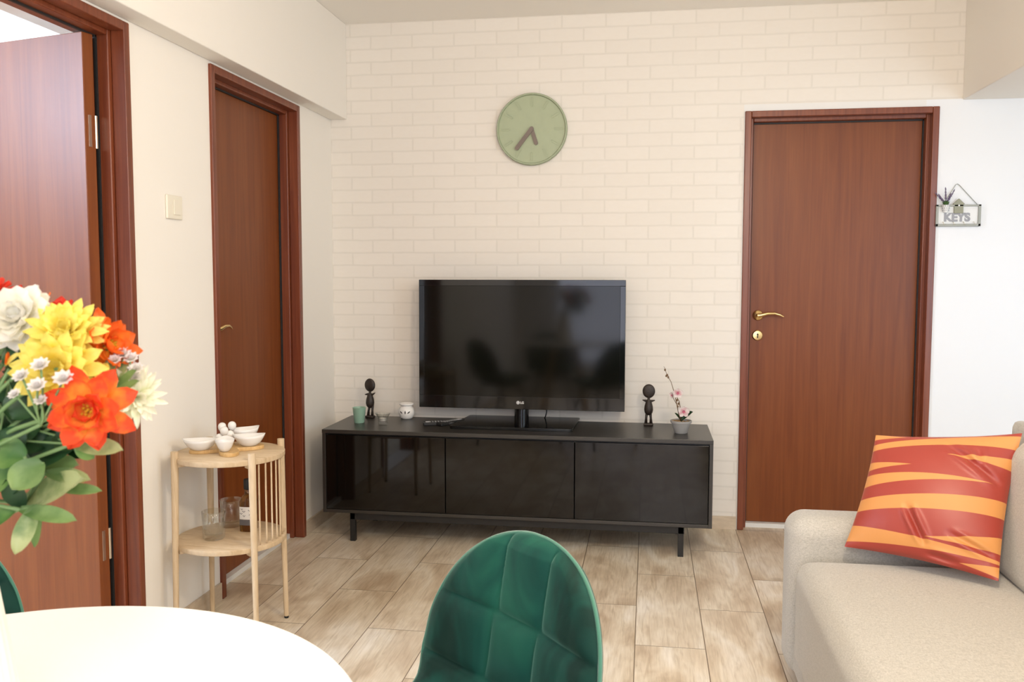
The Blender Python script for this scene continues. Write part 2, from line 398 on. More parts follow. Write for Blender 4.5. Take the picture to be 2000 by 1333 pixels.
b = MB(); b.box((-.125, D2[0]+.040, 0), (-.055, D2[1]-.040, .021)); b.build('threshold', M_sill, d2)
d1 = door('door_1', *D1, T2)
b = MB(); b.box((-.125, D1[0]+.046, 0), (0, D1[1]-.046, .006)); b.build('threshold', M_sill, d1)
# open leaf swung into the side room
hx, hy = -.075, D1[1]-.110
ang = math.radians(166.5)
leaf_root = MB(); leaf_root.box((0, -.040, .012), (.80, 0, 1.995))
leaf1 = leaf_root.build('door_leaf', M_mah, d1, bevel=.002)
leaf1.location = (hx, hy-.003, 0); leaf1.rotation_euler = (0, 0, ang)
for z in (1.70, .40, .24):
    if z == .24: continue
    b = MB(); b.tube([(hx+.004, D1[1]-.066, z-.05), (hx+.004, D1[1]-.066, z+.05)], .0065, 12); b.box((hx-.0, D1[1]-.100, z-.048), (hx+.006, D1[1]-.062, z+.048))
    b.build('hinge', M_hinge, d1)
def lever(parent, P0, nrm, along, zoff=0):
    """rosette + curved lever; P0 on the leaf surface"""
    P0 = Vector(P0); nrm = Vector(nrm); along = Vector(along)
    ax = Matrix((along, Vector((0, 0, 1)), nrm)).transposed()
    b = MB(); b.lathe([(.0, 0), (.026, 0), (.026, .005), (.022, .010), (.011, .012), (.0085, .014), (.0085, .048), (.0, .050)], P0, 32, ax)
    pts = [P0 + nrm*.045 + along*(-.004), P0+nrm*.047+along*.012+Vector((0, 0, .002)), P0+nrm*.049+along*.04+Vector((0, 0, .010)), P0+nrm*.049+along*.075+Vector((0, 0, .011)), P0+nrm*.046+along*.100+Vector((0, 0, .004)), P0+nrm*.043+along*.118+Vector((0, 0, -.005))]
    b.tube(pts, [.010, .0095, .0075, .0065, .0055, .003], 12)
    return b.build('door_handle', M_brass, parent, smooth=True, angle=50)
lever(leaf3, (2.168, .082, 1.063), (0, -1, 0), (1, 0, 0))
b = MB(); b.lathe([(0, 0), (.026, 0), (.026, .004), (.022, .008), (.0, .009)], (2.168, .082, .963), 32, Matrix(((1, 0, 0), (0, 0, -1), (0, 1, 0))))
es = b.build('keyhole_plate', M_brass, leaf3, smooth=True, angle=40)
b = MB(); b.lathe([(0, 0), (.0045, 0), (.0045, .0012), (0, .0012)], (2.168, .0732, .968), 16, Matrix(((1, 0, 0), (0, 0, -1), (0, 1, 0)))); b.box((2.1655, .072, .950), (2.1705, .0735, .968))
b.build('keyhole', M_dark, leaf3)
lever(leaf2, (-.082, -1.185, 1.045), (1, 0, 0), (0, 1, 0))
b = MB(); b.box((-.0785, D1[1]-.0485, .0), (-.0705, D1[1]-.0445, ZT-.05)); b.build('door_seal', M_rubber, d1)

# light switch
t = thing('light_switch', 'cream plastic light switch on the left wall between the two doorways', 'light switch', (0.0, -1.570, 1.492))
b = MB(); b.box((0, -.050, -.041), (.009, .050, .041)); b.build('wall_plate', M_switch, t, bevel=.004, seg=4)
b = MB(); b.box((.009, -.012, -.026), (.0125, .030, .026)); b.build('rocker', M_switch, t, bevel=.002, seg=3)

# ------------------------------------------------------------------ clock
t = thing('wall_clock', 'round sage green clock hung high on the brick patterned wall', 'clock', (1.048, 0, 1.982))
AX = Matrix(((1, 0, 0), (0, 0, -1), (0, 1, 0)))   # local z -> -y
b = MB(); b.lathe([(0, 0), (.172, 0), (.177, .006), (.177, .026), (.174, .031), (.169, .031), (.166, .026), (.166, .020)], (0, 0, 0), 96, AX); b.build('rim', M_clockr, t, smooth=True, angle=40)
b = MB(); b.lathe([(0, .012), (.166, .012), (.166, .0215), (0, .0215)], (0, 0, 0), 96, AX); b.build('dial', M_clock, t)
def capsule(Lh, r, n=10):
    return [(r*math.cos(a), Lh + r*math.sin(a)) for a in [PI*k/n for k in range(n+1)]] + [(-r*math.cos(a), -Lh - r*math.sin(a)) for a in [PI*k/n for k in range(n+1)]]
for k in range(12):
    a = k*PI/6; ca, sa = math.cos(a), math.sin(a)
    def Mk(p, ca=ca, sa=sa): 
        x, y = p.x, p.y + .134
        return (x*ca + y*sa, -.0215 - p.z, -x*sa + y*ca)
    b = MB(); outer = capsule(.017, .0065); inner = capsule(.017, .0040); n = len(outer)
    vs = [Mk(Vector((x, y, z))) for poly in (outer, inner) for z in (0, .0022) for x, y in poly]
    fs = []
    for i in range(n):
        j = (i+1) % n
        fs += [(i, j, n+j, n+i), (2*n+j, 2*n+i, 3*n+i, 3*n+j), (n+i, n+j, 3*n+j, 3*n+i)]
    b.add(vs, fs); b.build('hour_marker', M_clock, t)
def hand(name, deg, l0, l1, w, y):
    a = math.radians(deg); ca, sa = math.cos(a), math.sin(a); h = (l1-l0)/2
    b = MB(); b.prism([(x, y_+(l0+l1)/2) for x, y_ in capsule(h-w, w)], 0, .004, lambda p: (p.x*ca+p.y*sa, -y-p.z, -p.x*sa+p.y*ca)); b.build(name, M_hand, t)
hand('hour_hand', 162, -.012, .082, .0095, .026); hand('minute_hand', 218, -.012, .128, .0100, .031)

# ------------------------------------------------------------------ console
cx0, cx1, cyf, cyb = .1213, 1.9213, -.508, -.082
t = thing('media_console', 'long low black media console with gloss doors under the television', 'media console', (cx0, cyf, 0))
W, Dp, H = 1.80, .426, .536
b = MB(); b.box((0, 0, H-.018), (W, Dp, H)); b.build('top_panel', M_black, t, bevel=.0015)
for x in (0, W-.016):
    b = MB(); b.box((x, .004, .139), (x+.016, Dp, H-.018)); b.build('side_panel', M_black, t, bevel=.001)
b = MB(); b.box((.016, .006, .139), (W-.016, Dp, .155)); b.box((.016, Dp-.012, .155), (W-.016, Dp, H-.018)); b.box((.016, .03, H-.034), (W-.016, Dp, H-.018)); b.build('carcass', M_black, t, bevel=.001)
for i, (a, c) in enumerate(((.019, .5905), (.5945, 1.1870), (1.1910, 1.781))):
    b = MB(); b.box((a, .003, .158), (c, .021, H-.026)); b.build('cabinet_door', M_gloss, t, bevel=.0015, seg=3)
for y0 in (.022, Dp-.05):
    b = MB(); b.box((.127, y0, .105), (W-.120, y0+.025, .139)); b.build('support_rail', M_bmetal, t, bevel=.001)
    for x in (.125, W-.147):
        b = MB(); b.box((x, y0, 0), (x+.025, y0+.025, .1385)); b.build('leg', M_bmetal, t, bevel=.001)

# ------------------------------------------------------------------ television
tx0, tx1, tz0, tz1, tyf = .5001, 1.5225, .5985, 1.2367, -.154
t = thing('television', 'black flat screen television on a stand in the middle of the console', 'television', (1.011, -.13, .536))
ox, oy, oz = 1.011, -.13, .536
X0, X1, Z0, Z1, Y = tx0-ox, tx1-ox, tz0-oz, tz1-oz, tyf-oy
b = MB(); b.box((X0, Y+.012, Z0), (X1, Y+.045, Z1)); b.box((X0+.15, Y+.045, Z0+.08), (X1-.15, Y+.085, Z1-.08)); b.build('rear_housing', M_rubber, t, bevel=.006, seg=3)
b = MB()
sx0, sx1, sz0, sz1 = X0+.026, X1-.026, Z0+.062, Z1-.030
for (a, c, d, e) in ((X0, X1, sz1, Z1), (X0, X1, Z0, sz0), (X0, sx0, sz0, sz1), (sx1, X1, sz0, sz1)):
    b.box((a, Y, d), (c, Y+.014, e))
b.build('bezel', M_tvb, t, bevel=.0015, seg=3)
b = MB(); b.box((sx0, Y+.003, sz0), (sx1, Y+.012, sz1)); b.build('screen', M_scr, t)
b = MB(); b.lathe([(.036, .014), (.036, Z0+.004)], (0, .035, 0), 40); b.build('stand_neck', M_tvb, t, smooth=True, angle=40)
poly = []
for (cx, cy, a0) in ((.262, -.252, -90), (.272, .055, 0), (-.255, .055, 90), (-.285, -.252, 180)):
    for k in range(7):
        a = math.radians(a0 + 90*k/6); poly.append((cx+.018*math.cos(a), cy+.018*math.sin(a)))
b = MB(); b.prism(poly, 0, .014); b.build('stand_base', M_tvb, t, bevel=.002, seg=3)
def text_mesh(name, s, size, ext, font_off=0):
    cu = bpy.data.curves.new(name, 'FONT'); cu.body = s; cu.size = size; cu.extrude = ext; cu.align_x = 'CENTER'; cu.align_y = 'CENTER'; cu.offset = font_off
    o = bpy.data.objects.new(name, cu); C.objects.link(o); dg = bpy.context.evaluated_depsgraph_get()
    me = bpy.data.meshes.new_from_object(o.evaluated_get(dg)); bpy.data.objects.remove(o); return me
def text_obj(name, s, size, ext, m, parent, loc, rot=(PI/2, 0, 0), off=0):
    me = text_mesh(name, s, size, ext, off); me.materials.append(m); o = bpy.data.objects.new(name, me); C.objects.link(o); o.parent = parent; o.location = loc; o.rotation_euler = rot; return o
b = MB(); b.lathe([(0, 0), (.0085, 0), (.0085, .0006), (0, .0006)], (-.010, Y-.0001, Z0+.033), 32, AX)
lg = b.build('logo_badge', M_logo, t)
b = MB()
ring = [(.0062*math.cos(a), .0062*math.sin(a)) for a in [math.radians(90+290*k/20) for k in range(21)]]
b.tube([(-.010+x, Y-.0012, Z0+.033+y) for x, y in ring], .0007, 6); b.box((-.0105, Y-.0016, Z0+.030), (-.0095, Y-.0006, Z0+.036)); b.box((-.0105, Y-.0016, Z0+.0295), (-.0065, Y-.0006, Z0+.0305)); b.build('logo_ring', M_logog, lg)
text_obj('logo_letters', 'LG', .0155, .0004, M_logo, t, (.010, Y-.0006, Z0+.033), off=.0006)
for ch_ in t.children:
    if ch_.name.split('.')[0] in ('rear_housing', 'bezel', 'screen', 'logo_badge'): ch_.rotation_euler.x = -.012
    if ch_.name == 'logo_letters': ch_.rotation_euler.x -= .012; ch_.location.y += .012*ch_.location.z
b = MB(); b.tube([(.128, .02, Z0+.01), (.127, .02, .045), (.120, .03, .02), (.115, .045, .0165), (.12, .085, .006), (.13, .12, .0045)], .0028, 8); b.build('power_cable', M_rubber, t, smooth=True)

# ------------------------------------------------------------------ things on the console
ZCN = .536
def figurine(name, label, x, y, s, tilt, yaw_=0):
    t = thing(name, label, 'figurine', (x, y, ZCN), yaw_, 'carved wooden disc headed figurines')
    b = MB(); b.box((-.023, -.016, 0), (.023, .016, .013*s)); b.build('base', M_figure, t, bevel=.006, seg=3)
    for sx in (-1, 1):
        b = MB(); b.tube([(sx*.012, 0, .012*s), (sx*.011+tilt*.03, 0, .035*s), (sx*.008+tilt*.1, 0, .062*s)], [.0075, .0055, .007], 12); b.build('leg', M_figure, t, smooth=True)
    b = MB()
    prof = [(0, .048), (.011, .051), (.0185, .060), (.0215, .074), (.0200, .090), (.0155, .106), (.012, .116), (.0065, .122), (.006, .135), (0, .136)]
    b.lathe([(r, z*s) for r, z in prof], (0, 0, 0), 24); b.build('torso', M_figure, t, smooth=True)
    b = MB()
    for sx in (-1, 1): b.tube([(0, 0, .113*s), (sx*.014, 0, .115*s), (sx*.030, 0, .1185*s+.10*tilt*sx)], [.007, .0062, .002], 10)
    b.build('arms', M_figure, t, smooth=True)
    b = MB(); hz = .160*s
    rf = lambda th, i: 1.0
    vs = [];
    prof = [(0, -.010), (.014, -.0098), (.023, -.008), (.0285, -.0045), (.0300, 0), (.0285, .0045), (.023, .008), (.014, .0098), (0, .010)]
    AY = Matrix(((1, 0, 0), (0, 0, -1), (0, 1.13, 0)))
    b.lathe(prof, (0, 0, hz), 32, AY)
    b.box((-.0015, -.012, hz-.026), (.0015, -.007, hz+.002)); b.box((-.009, -.0115, hz-.002), (.009, -.0075, hz+.001))
    b.build('head', M_figure, t, smooth=True, angle=50)
    return t
figurine('figurine', 'dark carved wooden figurine behind the mint cup, left of the television', .2445, -.154, 1.05, .06, -.25)
figurine('figurine', 'dark carved wooden figurine right of the television, beside the orchid', 1.638, -.162, 1.05, 0, .0)

b = MB(); b.lathe([(0, 0), (.0235, 0), (.025, .003), (.032, .073), (.033, .076), (.031, .076), (.0295, .073), (.023, .008), (0, .007)], (0, 0, 0), 40)
o = b.build('candle_cup', M_mint, smooth=True, angle=40); o.location = (.235, -.298, ZCN); tag(o, 'mint green candle cup at the left end of the console', 'candle holder')
t = thing('tealight_holder', 'clear ribbed glass tealight holder between the mint cup and the oil burner', 'candle holder', (.371, -.351, ZCN))
b = MB(); fl = lambda th, i: 1 + .05*math.cos(14*th)*(1 if i in (0, 1, 2, 7, 8) else .3)
b.lathe([(0, 0), (.020, 0), (.023, .010), (.021, .022), (.029, .045), (.035, .056), (.036, .059), (.034, .059), (.027, .046), (.018, .024), (0, .022)], (0, 0, 0), 84, None, fl)
b.build('glass_bowl', M_glass, t, smooth=True)
b = MB(); b.lathe([(0, .0225), (.017, .0225), (.0175, .034), (.016, .034), (.016, .031), (0, .031)], (0, 0, 0), 28); b.build('tealight', M_label, t, smooth=True, angle=40)

t = thing('oil_burner', 'small round white ceramic oil burner with leaf cutouts beside the television', 'oil burner', (.431, -.140, ZCN))
b = MB(); b.lathe([(0, 0), (.026, 0), (.033, .008), (.039, .024), (.040, .036), (.037, .050), (.030, .060), (.026, .064), (.027, .067), (.036, .071), (.037, .076), (.034, .079), (.028, .076), (0, .070)], (0, 0, 0), 48)
b.build('body', M_ceram, t, smooth=True, angle=60)
for a, tl in ((-118, .9), (-86, 0), (-60, -.9)):
    b = MB(); ar = math.radians(a)
    n = Vector((math.cos(ar), math.sin(ar), 0)); e = Vector((-math.sin(ar), math.cos(ar), 0)); u = Vector((0, 0, 1))
    pts = []
    for k in range(16):
        q = 2*PI*k/16; lx = .0028*math.sin(q); ly = .0095*math.cos(q); lx *= (1-abs(math.cos(q))**3)
        x = lx*math.cos(tl) - ly*math.sin(tl); y = lx*math.sin(tl) + ly*math.cos(tl); pts.append(n*.0402 + e*x + u*(.036+y))
    k = len(pts); vs = pts + [p - n*.006 for p in pts]; b.add(vs, [tuple(range(k)), tuple(range(2*k-1, k-1, -1))] + [(i, (i+1) % k, k+(i+1) % k, k+i) for i in range(k)])
    b.build('leaf_cutout', M_dark, t)

def remote(label, x, y, rz, L_, z=0, tilt=0):
    t = thing('remote_control', label, 'remote control', (x, y, ZCN+z), rz, 'remote controls on the console')
    t.rotation_euler = (0, tilt, rz)
    b = MB(); b.box((-L_/2, -.021, 0), (L_/2, .021, .017)); b.build('body', M_rubber, t, bevel=.005, seg=4)
    b = MB()
    for i in range(7):
        for j in range(3): b.box((-L_/2+.03+i*.014, -.014+j*.011, .017), (-L_/2+.038+i*.014, -.008+j*.011, .0185))
    bt = b.build('keypad', M_logog, t); bt['label'] = 'small grey buttons'
    b = MB(); b.box((L_/2-.035, -.010, .017), (L_/2-.012, .010, .0182)); b.build('button_ring', M_white_pl, t)
remote('black remote control lying left of the other remote by the television', .635, -.302, math.radians(200), .15)
remote('black remote control angled across the console nearest the television base', .686, -.268, math.radians(57), .16)

# orchid
t = thing('potted_orchid', 'small grey pot with a pink and white orchid at the right end of the console', 'potted plant', (1.786, -.336, ZCN))
b = MB(); b.lathe([(0, 0), (.027, 0), (.029, .002), (.044, .047), (.048, .048), (.049, .058), (.046, .059), (.043, .050), (0, .050)], (0, 0, 0), 40); b.build('pot', M_pot, t, smooth=True, angle=35)
b = MB(); b.lathe([(0, .050), (.030, .052), (.044, .050)], (0, 0, 0), 24); rnd = random.Random(3)
for k in range(40):
    a = rnd.random()*2*PI; r = .04*rnd.random()**.5; b.lathe([(0, 0), (.004, .002), (.0045, .005), (0, .008)], (r*math.cos(a), r*math.sin(a), .049), 6)
b.build('moss', M_soil, t, smooth=True)
b = MB()
b.tube([(-.002, 0, .05), (-.012, 0, .09), (-.022, 0, .14), (-.034, 0, .19), (-.048, 0, .235), (-.068, 0, .270), (-.078, 0, .300), (-.082, 0, .307)], [.0022, .002, .0018, .0016, .0014, .0012, .001, .0005], 8)
b.tube([(.0, 0, .05), (-.002, .0, .10), (-.010, 0, .145), (-.026, 0, .175)], .0018, 8)
b.tube([(-.020, 0, .13), (-.034, 0, .155), (-.040, 0, .172)], .0014, 8)
for p in ((-.066, 0, .266), (-.061, .0, .256), (-.076, 0, .290), (-.070, 0, .262), (-.013, -.004, .135), (-.020, .003, .150), (-.016, -.003, .122)):
    b.lathe([(0, -.006), (.0045, -.002), (.004, .003), (0, .008)], p, 8)
b.build('stem', M_stem, t, smooth=True)
def petal(b, base, d, nrm, ln, wd, curl=.3, cup=.3, tipw=.5, nu=4, nv=6, ruff=0, rnd=random):
    base = Vector(base); d = Vector(d).normalized(); nrm = Vector(nrm); nrm = (nrm - d*nrm.dot(d)).normalized(); sd = d.cross(nrm).normalized()
    ph = rnd.random()*6
    def fn(u, v):
        x = (u-.5)*2; wv = wd*.5*(math.sin(PI*min(1, (v**.8)*(1-.0)*1.0))**.65 if v < 1 else 0)*(1-tipw*.0)
        wv = wd*.5*max(0, math.sin(PI*(.06+.94*v)**(1.0+tipw*.6)))**.6 + .0003
        c = curl*ln*v*v; cp = cup*wd*x*x*.5
        rf = ruff*wd*math.sin(ph + v*9 + x*3)*v
        return base + d*(ln*v*(1-.15*abs(curl)*v)) + sd*(wv*x) + nrm*(c+cp+rf)
    b.grid(fn, nu, nv)
rnd = random.Random(11)
def orchid_bloom(c, s, face):
    face = Vector(face).normalized(); a0 = face.cross(Vector((0, 0, 1))).normalized(); a1 = a0.cross(face) * -1
    b = MB()
    for k, (ang, ln, wd) in enumerate(((90, .025, .019), (18, .026, .025), (162, .026, .025), (234, .024, .017), (306, .024, .017))):
        q = math.radians(ang); d = a0*math.cos(q) + Vector((0, 0, 1))*math.sin(q); petal(b, c, d + face*.2, face, ln*s, wd*s, .15, .2, .3, rnd=rnd)
    fl = b.build('bloom', petal_mat('orchid_petal', (.72, .40, .42), (.86, .78, .75)), t, smooth=True); fl['label'] = 'pinkish white orchid bloom'
    b = MB()
    for q in (60, 120, 200, 270, 340):
        q = math.radians(q); petal(b, Vector(c)+face*.003, (a0*math.cos(q)+Vector((0, 0, 1))*math.sin(q))+face*.7, face, .0085*s, .0045*s, .1, .3, rnd=rnd)
    b.build('throat', M_petp, fl, smooth=True)
orchid_bloom((.010, -.012, .100), 1.2, (.1, -1, .25))
orchid_bloom((-.018, -.010, .185), 1.05, (.15, -1, .1))
orchid_bloom((-.040, .006, .172), .75, (-.8, -.6, .1))
b = MB()
petal(b, (.0, 0, .052), (.75, -.35, .85), (-.4, -.3, .5), .075, .034, -.1, .5, rnd=rnd); petal(b, (.0, 0, .052), (-.45, -.1, .9), (.4, -.3, .5), .05, .02, -.2, .4, rnd=rnd); petal(b, (.0, 0, .052), (.5, .5, .8), (-.4, -.3, .5), .05, .026, -.2, .4, rnd=rnd)
b.build('leaves', M_leafd, t, smooth=True)

# ------------------------------------------------------------------ key holder on the wall
t = thing('key_holder', 'grey framed wall sign reading KEYS with hooks right of the far door', 'key holder', (3.052, 0, 1.54))
hw, hh = .0985, .050
b = MB(); b.box((-hw+.002, -.012, -hh+.002), (hw-.002, -.004, hh-.002)); b.build('board', M_board, t)
b = MB()
for a, c in (((-hw, -hh), (hw, -hh+.011)), ((-hw, hh-.008), (hw, hh)), ((-hw, -hh), (-hw+.011, hh)), ((hw-.011, -hh), (hw, hh))): b.box((a[0], -.022, a[1]), (c[0], 0, c[1]))
b.build('frame', M_grey, t, bevel=.001)
b = MB(); b.tube([(-hw+.03, -.010, hh-.002), (-.012, -.006, hh+.093), (-.004, -.005, hh+.097), (.004, -.006, hh+.091), (hw-.012, -.010, hh-.002)], .0016, 8); b.build('hanging_cord', M_grey, t, smooth=True)
text_obj('letters', 'KEYS', .052, .0012, M_letter, t, (-.004, -.0135, -.010), off=.0024)
b = MB(); b.prism([(-.019, -.002), (.021, -.002), (.021, .038), (.027, .040), (.001, .066), (-.025, .040), (-.019, .038)], -.022, -.010, lambda p: (p.x, p.z, p.y+.012)); b.build('house_cutout', M_house, t, bevel=.001)
b = MB(); b.lathe([(0, 0), (.004, 0), (.004, .001), (0, .001)], (.001, -.022, .046), 14, AX); b.build('house_window', M_board, t)
for k in range(4):
    x = -.066+.045*k; b = MB(); b.tube([(x, -.011, -.030), (x, -.022, -.031), (x, -.026, -.036), (x+.004, -.024, -.042), (x+.008, -.022, -.039)], .0015, 8); b.build('hook', M_hinge, t, smooth=True)
b = MB(); b.lathe([(0, 0), (.011, 0), (.017, .033), (.018, .034), (.015, .034), (0, .030)], (-.058, -.026, .014), 20); pt = b.build('flower_pot', M_board, t, smooth=True, angle=40)
b = MB()
for k in range(10):
    a = 2*PI*k/10
    for zz in (.006, .016, .026):
        r = .0125+.16*zz+.0003
        b.box((-.058+r*math.cos(a+zz*20)-.001, -.026+r*math.sin(a+zz*20)-.001, .014+zz), (-.058+r*math.cos(a+zz*20)+.001, -.026+r*math.sin(a+zz*20)+.001, .014+zz+.006))
b.build('pot_pattern', M_letter, pt)
b = MB(); rnd = random.Random(5)
for k in range(70):
    a = rnd.random()*2*PI; d = Vector((math.cos(a)*.8, math.sin(a)*.5-.1, .5+rnd.random())); petal(b, (-.058, -.026, .042), d, (0, 0, 1), .016+.016*rnd.random(), .004, .1, .2, nu=2, nv=3, rnd=rnd)
b.build('foliage', M_gleaf, pt)
b = MB()
for tip in ((-.063, -.028, .128), (-.024, -.030, .118), (-.094, -.032, .098), (-.106, -.028, .104), (-.04, -.03, .10)):
    p0 = Vector((-.058, -.026, .05)); tp = Vector(tip)
    for k in range(16):
        q = .35+.65*k/15; p = p0.lerp(tp, q); a = k*2.4; b.lathe([(0, -.004), (.0036*(1.4-q), 0), (0, .004)], p+Vector((math.cos(a)*.002, math.sin(a)*.002, 0)), 6)
    b.tube([p0, tp], .0012, 6)
b.build('lavender', M_lav, pt, smooth=True)

# ------------------------------------------------------------------ side table
scx, scy = .194, -1.579
t = thing('side_table', 'two tier round oak side table with spindle side against the left wall', 'side table', (scx, scy, 0))
R_ = .190; th0 = math.radians(27)
azs = [th0+math.radians(a) for a in (21, -69, 201, 111)]
for z, r in ((.627, .187), (.330, .187)):
    b = MB(); b.lathe([(0, 0), (r-.002, 0), (r, .003), (r, .016), (r-.003, .018), (0, .018)], (0, 0, z), 80)
    o = b.build('tabletop' if z > .5 else 'lower_shelf', M_oak, t, smooth=True, angle=40)
    for a in azs:
        b = MB(); c_, s_ = math.cos(a), math.sin(a); b.box((.155, -.011, z-.012), (.184, .011, z))
        b.v = [(x*c_-y*s_, x*s_+y*c_, zz) for x, y, zz in b.v]
        b.build('bracket', M_oakv, t)
for a in azs:
    c_, s_ = math.cos(a), math.sin(a)
    b = MB(); b.tube([((R_+.010)*c_, (R_+.010)*s_, .008), (R_*c_, R_*s_, .60), (R_*c_, R_*s_, .668)], [.0085, .0125, .0125], 16); lg = b.build('leg', M_oakv, t, smooth=True, angle=40)
    b = MB(); b.lathe([(.0075, 0), (.0085, .004), (.0085, .009)], ((R_+.010)*c_, (R_+.010)*s_, 0), 14); b.build('foot_pad', M_rubber, lg, smooth=True)
for k in range(9):
    a = azs[1] + (azs[0]-azs[1])*(.11+.80*k/8); r = .176
    b = MB(); pts = [(r*math.cos(a), r*math.sin(a), .348+.279*q/12) for q in range(13)]
    b.tube(pts, .0030, 8); b.build('spindle', M_oakv, t, smooth=True)

ZT2 = .645
# wooden tray, shaped like a flower, with leaf-shaped bowls
def bowl(b, c, rz, ln, wd, h, tip=.35, asym=0):
    cz, sz = math.cos(rz), math.sin(rz); n = 40
    prof_o = [(0, 0), (.35, .0), (.45, .03), (.72, .35), (.90, .72), (1.0, 1.0)]; prof_i = [(.955, 1.0), (.84, .70), (.64, .36), (.36, .12), (0, .10)]
    rings = []
    for (r, z) in prof_o + prof_i:
        ring = []
        for k in range(n):
            q = 2*PI*k/n; ex = math.cos(q); ey = math.sin(q)*abs(math.sin(q))**.35
            x = r*ln*.5*ex; y = r*wd*.5*ey*(1-asym*ex); zz = h*z*(1 + tip*(abs(ex)**3)*(z))
            ring.append((c[0]+x*cz-y*sz, c[1]+x*sz+y*cz, c[2]+zz))
        rings.append(ring)
    vs = [p for r in rings for p in r]; fs = []
    for i in range(len(rings)-1):
        for k in range(n): a, d = i*n+k, i*n+(k+1) % n; fs.append((a, d, d+n, a+n))
    b.add(vs, fs)
tc_ = Vector((.178, -1.566, ZT2))
poly = []
for k in range(120):
    q = 2*PI*k/120; r = .086 + .040*math.cos(4*(q-.55)); poly.append((r*math.cos(q), r*math.sin(q)))
b = MB(); b.prism(poly, 0, .013); o = b.build('serving_tray', M_tray, bevel=.002); o.location = tc_; tag(o, 'star shaped honey wood serving tray under the white bowls', 'tray')
BZ = ZT2+.0135
for nm, c, rz, ln, wd, h, lb in (
    ('bowl', (.112, -1.632, BZ), .30, .118, .082, .036, 'white leaf shaped bowl on the left of the wooden tray'),
    ('bowl', (.207, -1.640, BZ), -1.2, .078, .066, .042, 'small white heart shaped bowl at the front of the wooden tray'),
    ('bowl', (.246, -1.535, BZ), .42, .112, .080, .038, 'white leaf shaped bowl on the right of the wooden tray'),
    ('bowl', (.196, -1.462, BZ), .75, .105, .075, .048, 'white leaf shaped bowl at the back of the wooden tray')):
    b = MB(); bowl(b, (0, 0, 0), rz, ln, wd, h, .14); o = b.build(nm, M_ceram, smooth=True); o.location = c; tag(o, lb, 'bowl', 'white bowls on the serving tray')
eggs = [(.134, -1.512, .042, 'white egg shaped ornament at the back left of the pile'), (.158, -1.545, .034, 'white egg shaped ornament at the front of the pile'), (.168, -1.505, .046, 'white egg shaped ornament at the top right of the pile'), (.140, -1.545, .008, 'white egg shaped ornament at the bottom left of the pile'), (.172, -1.530, .018, 'white egg shaped ornament at the bottom right of the pile'), (.150, -1.518, .014, 'white egg shaped ornament hidden low in the middle of the pile')]
for i, (x, y, z, lb) in enumerate(eggs):
    b = MB(); b.lathe([(0, 0)] + [(.0145*math.sin(PI*k/12)*(1-.10*math.cos(PI*k/12)), .017*(1-math.cos(PI*k/12))) for k in range(1, 12)] + [(0, .034)], (0, 0, 0), 20)
    o = b.build('egg_ornament', M_ceram, smooth=True); o.location = (x, y, BZ+z); tag(o, lb, 'ornament', 'white eggs heaped on the serving tray')

ZT1 = .3482
def tumbler(label, x, y):
    b = MB(); fl = lambda th, i: 1 + (.030*abs(math.cos(8*th)) if i in (1, 2, 3) else 0)
    b.lathe([(0, 0), (.031, 0), (.036, .006), (.037, .050), (.040, .098), (.0385, .099), (.0350, .060), (.031, .018), (0, .016)], (0, 0, 0), 96, None, fl)
    o = b.build('glass_tumbler', M_glass, smooth=True); o.location = (x, y, ZT1); tag(o, label, 'glass', 'cut glass tumblers on the lower shelf')
tumbler('cut glass tumbler nearest the front on the lower shelf of the side table', .155, -1.631)
tumbler('cut glass tumbler behind, beside the bottle on the lower shelf', .142, -1.474)
t = thing('liquor_bottle', 'dark liquor bottle with a white label on the lower shelf of the side table', 'bottle', (.228, -1.514, ZT1))
def rsq(r, z, s=.0): return (r, z)
sqf = lambda th, i: (1/max(abs(math.cos(th)), abs(math.sin(th))))**.75*.90
b = MB(); b.lathe([(0, 0), (.026, 0), (.028, .003), (.028, .108), (.024, .122), (.013, .132), (.0115, .150)], (0, 0, 0), 64, None, lambda th, i: sqf(th, i) if i < 4 else 1); b.build('glass_body', M_whisky, t, smooth=True, angle=50)
b = MB(); b.lathe([(.0145, .150), (.0155, .152), (.0155, .182), (.014, .186)], (0, 0, 0), 32); b.build('cap', M_rubber, t, smooth=True, angle=40)
lb_ = MB()
rl = .0284
lb_.grid(lambda u, v: ((rl*sqf(-2.9+2.9*u, 0))*math.cos(-2.9+2.9*u), (rl*sqf(-2.9+2.9*u, 0))*math.sin(-2.9+2.9*u), .045+.045*v), 48, 1); lbo = lb_.build('label', M_label, t, smooth=True)
lb_ = MB(); lb_.grid(lambda u, v: ((rl*sqf(-2.9+2.9*u, 0))*math.cos(-2.9+2.9*u), (rl*sqf(-2.9+2.9*u, 0))*math.sin(-2.9+2.9*u), .024+.020*v), 48, 1); lb_.build('lower_band', M_ink, t, smooth=True)
lb_ = MB()
for (a, z, w_) in ((-2.2, .080, .25), (-2.0, .072, .4), (-2.3, .064, .3), (-1.95, .056, .35), (-1.2, .076, .4), (-1.1, .060, .5)):
    lb_.grid(lambda u, v, a=a, z=z, w_=w_: (((rl+.0003)*sqf(a+w_*u, 0))*math.cos(a+w_*u), ((rl+.0003)*sqf(a+w_*u, 0))*math.sin(a+w_*u), z+.0025*v+.002*math.sin(u*9)), 10, 1)
lb_.build('label_print', M_ink, lbo)

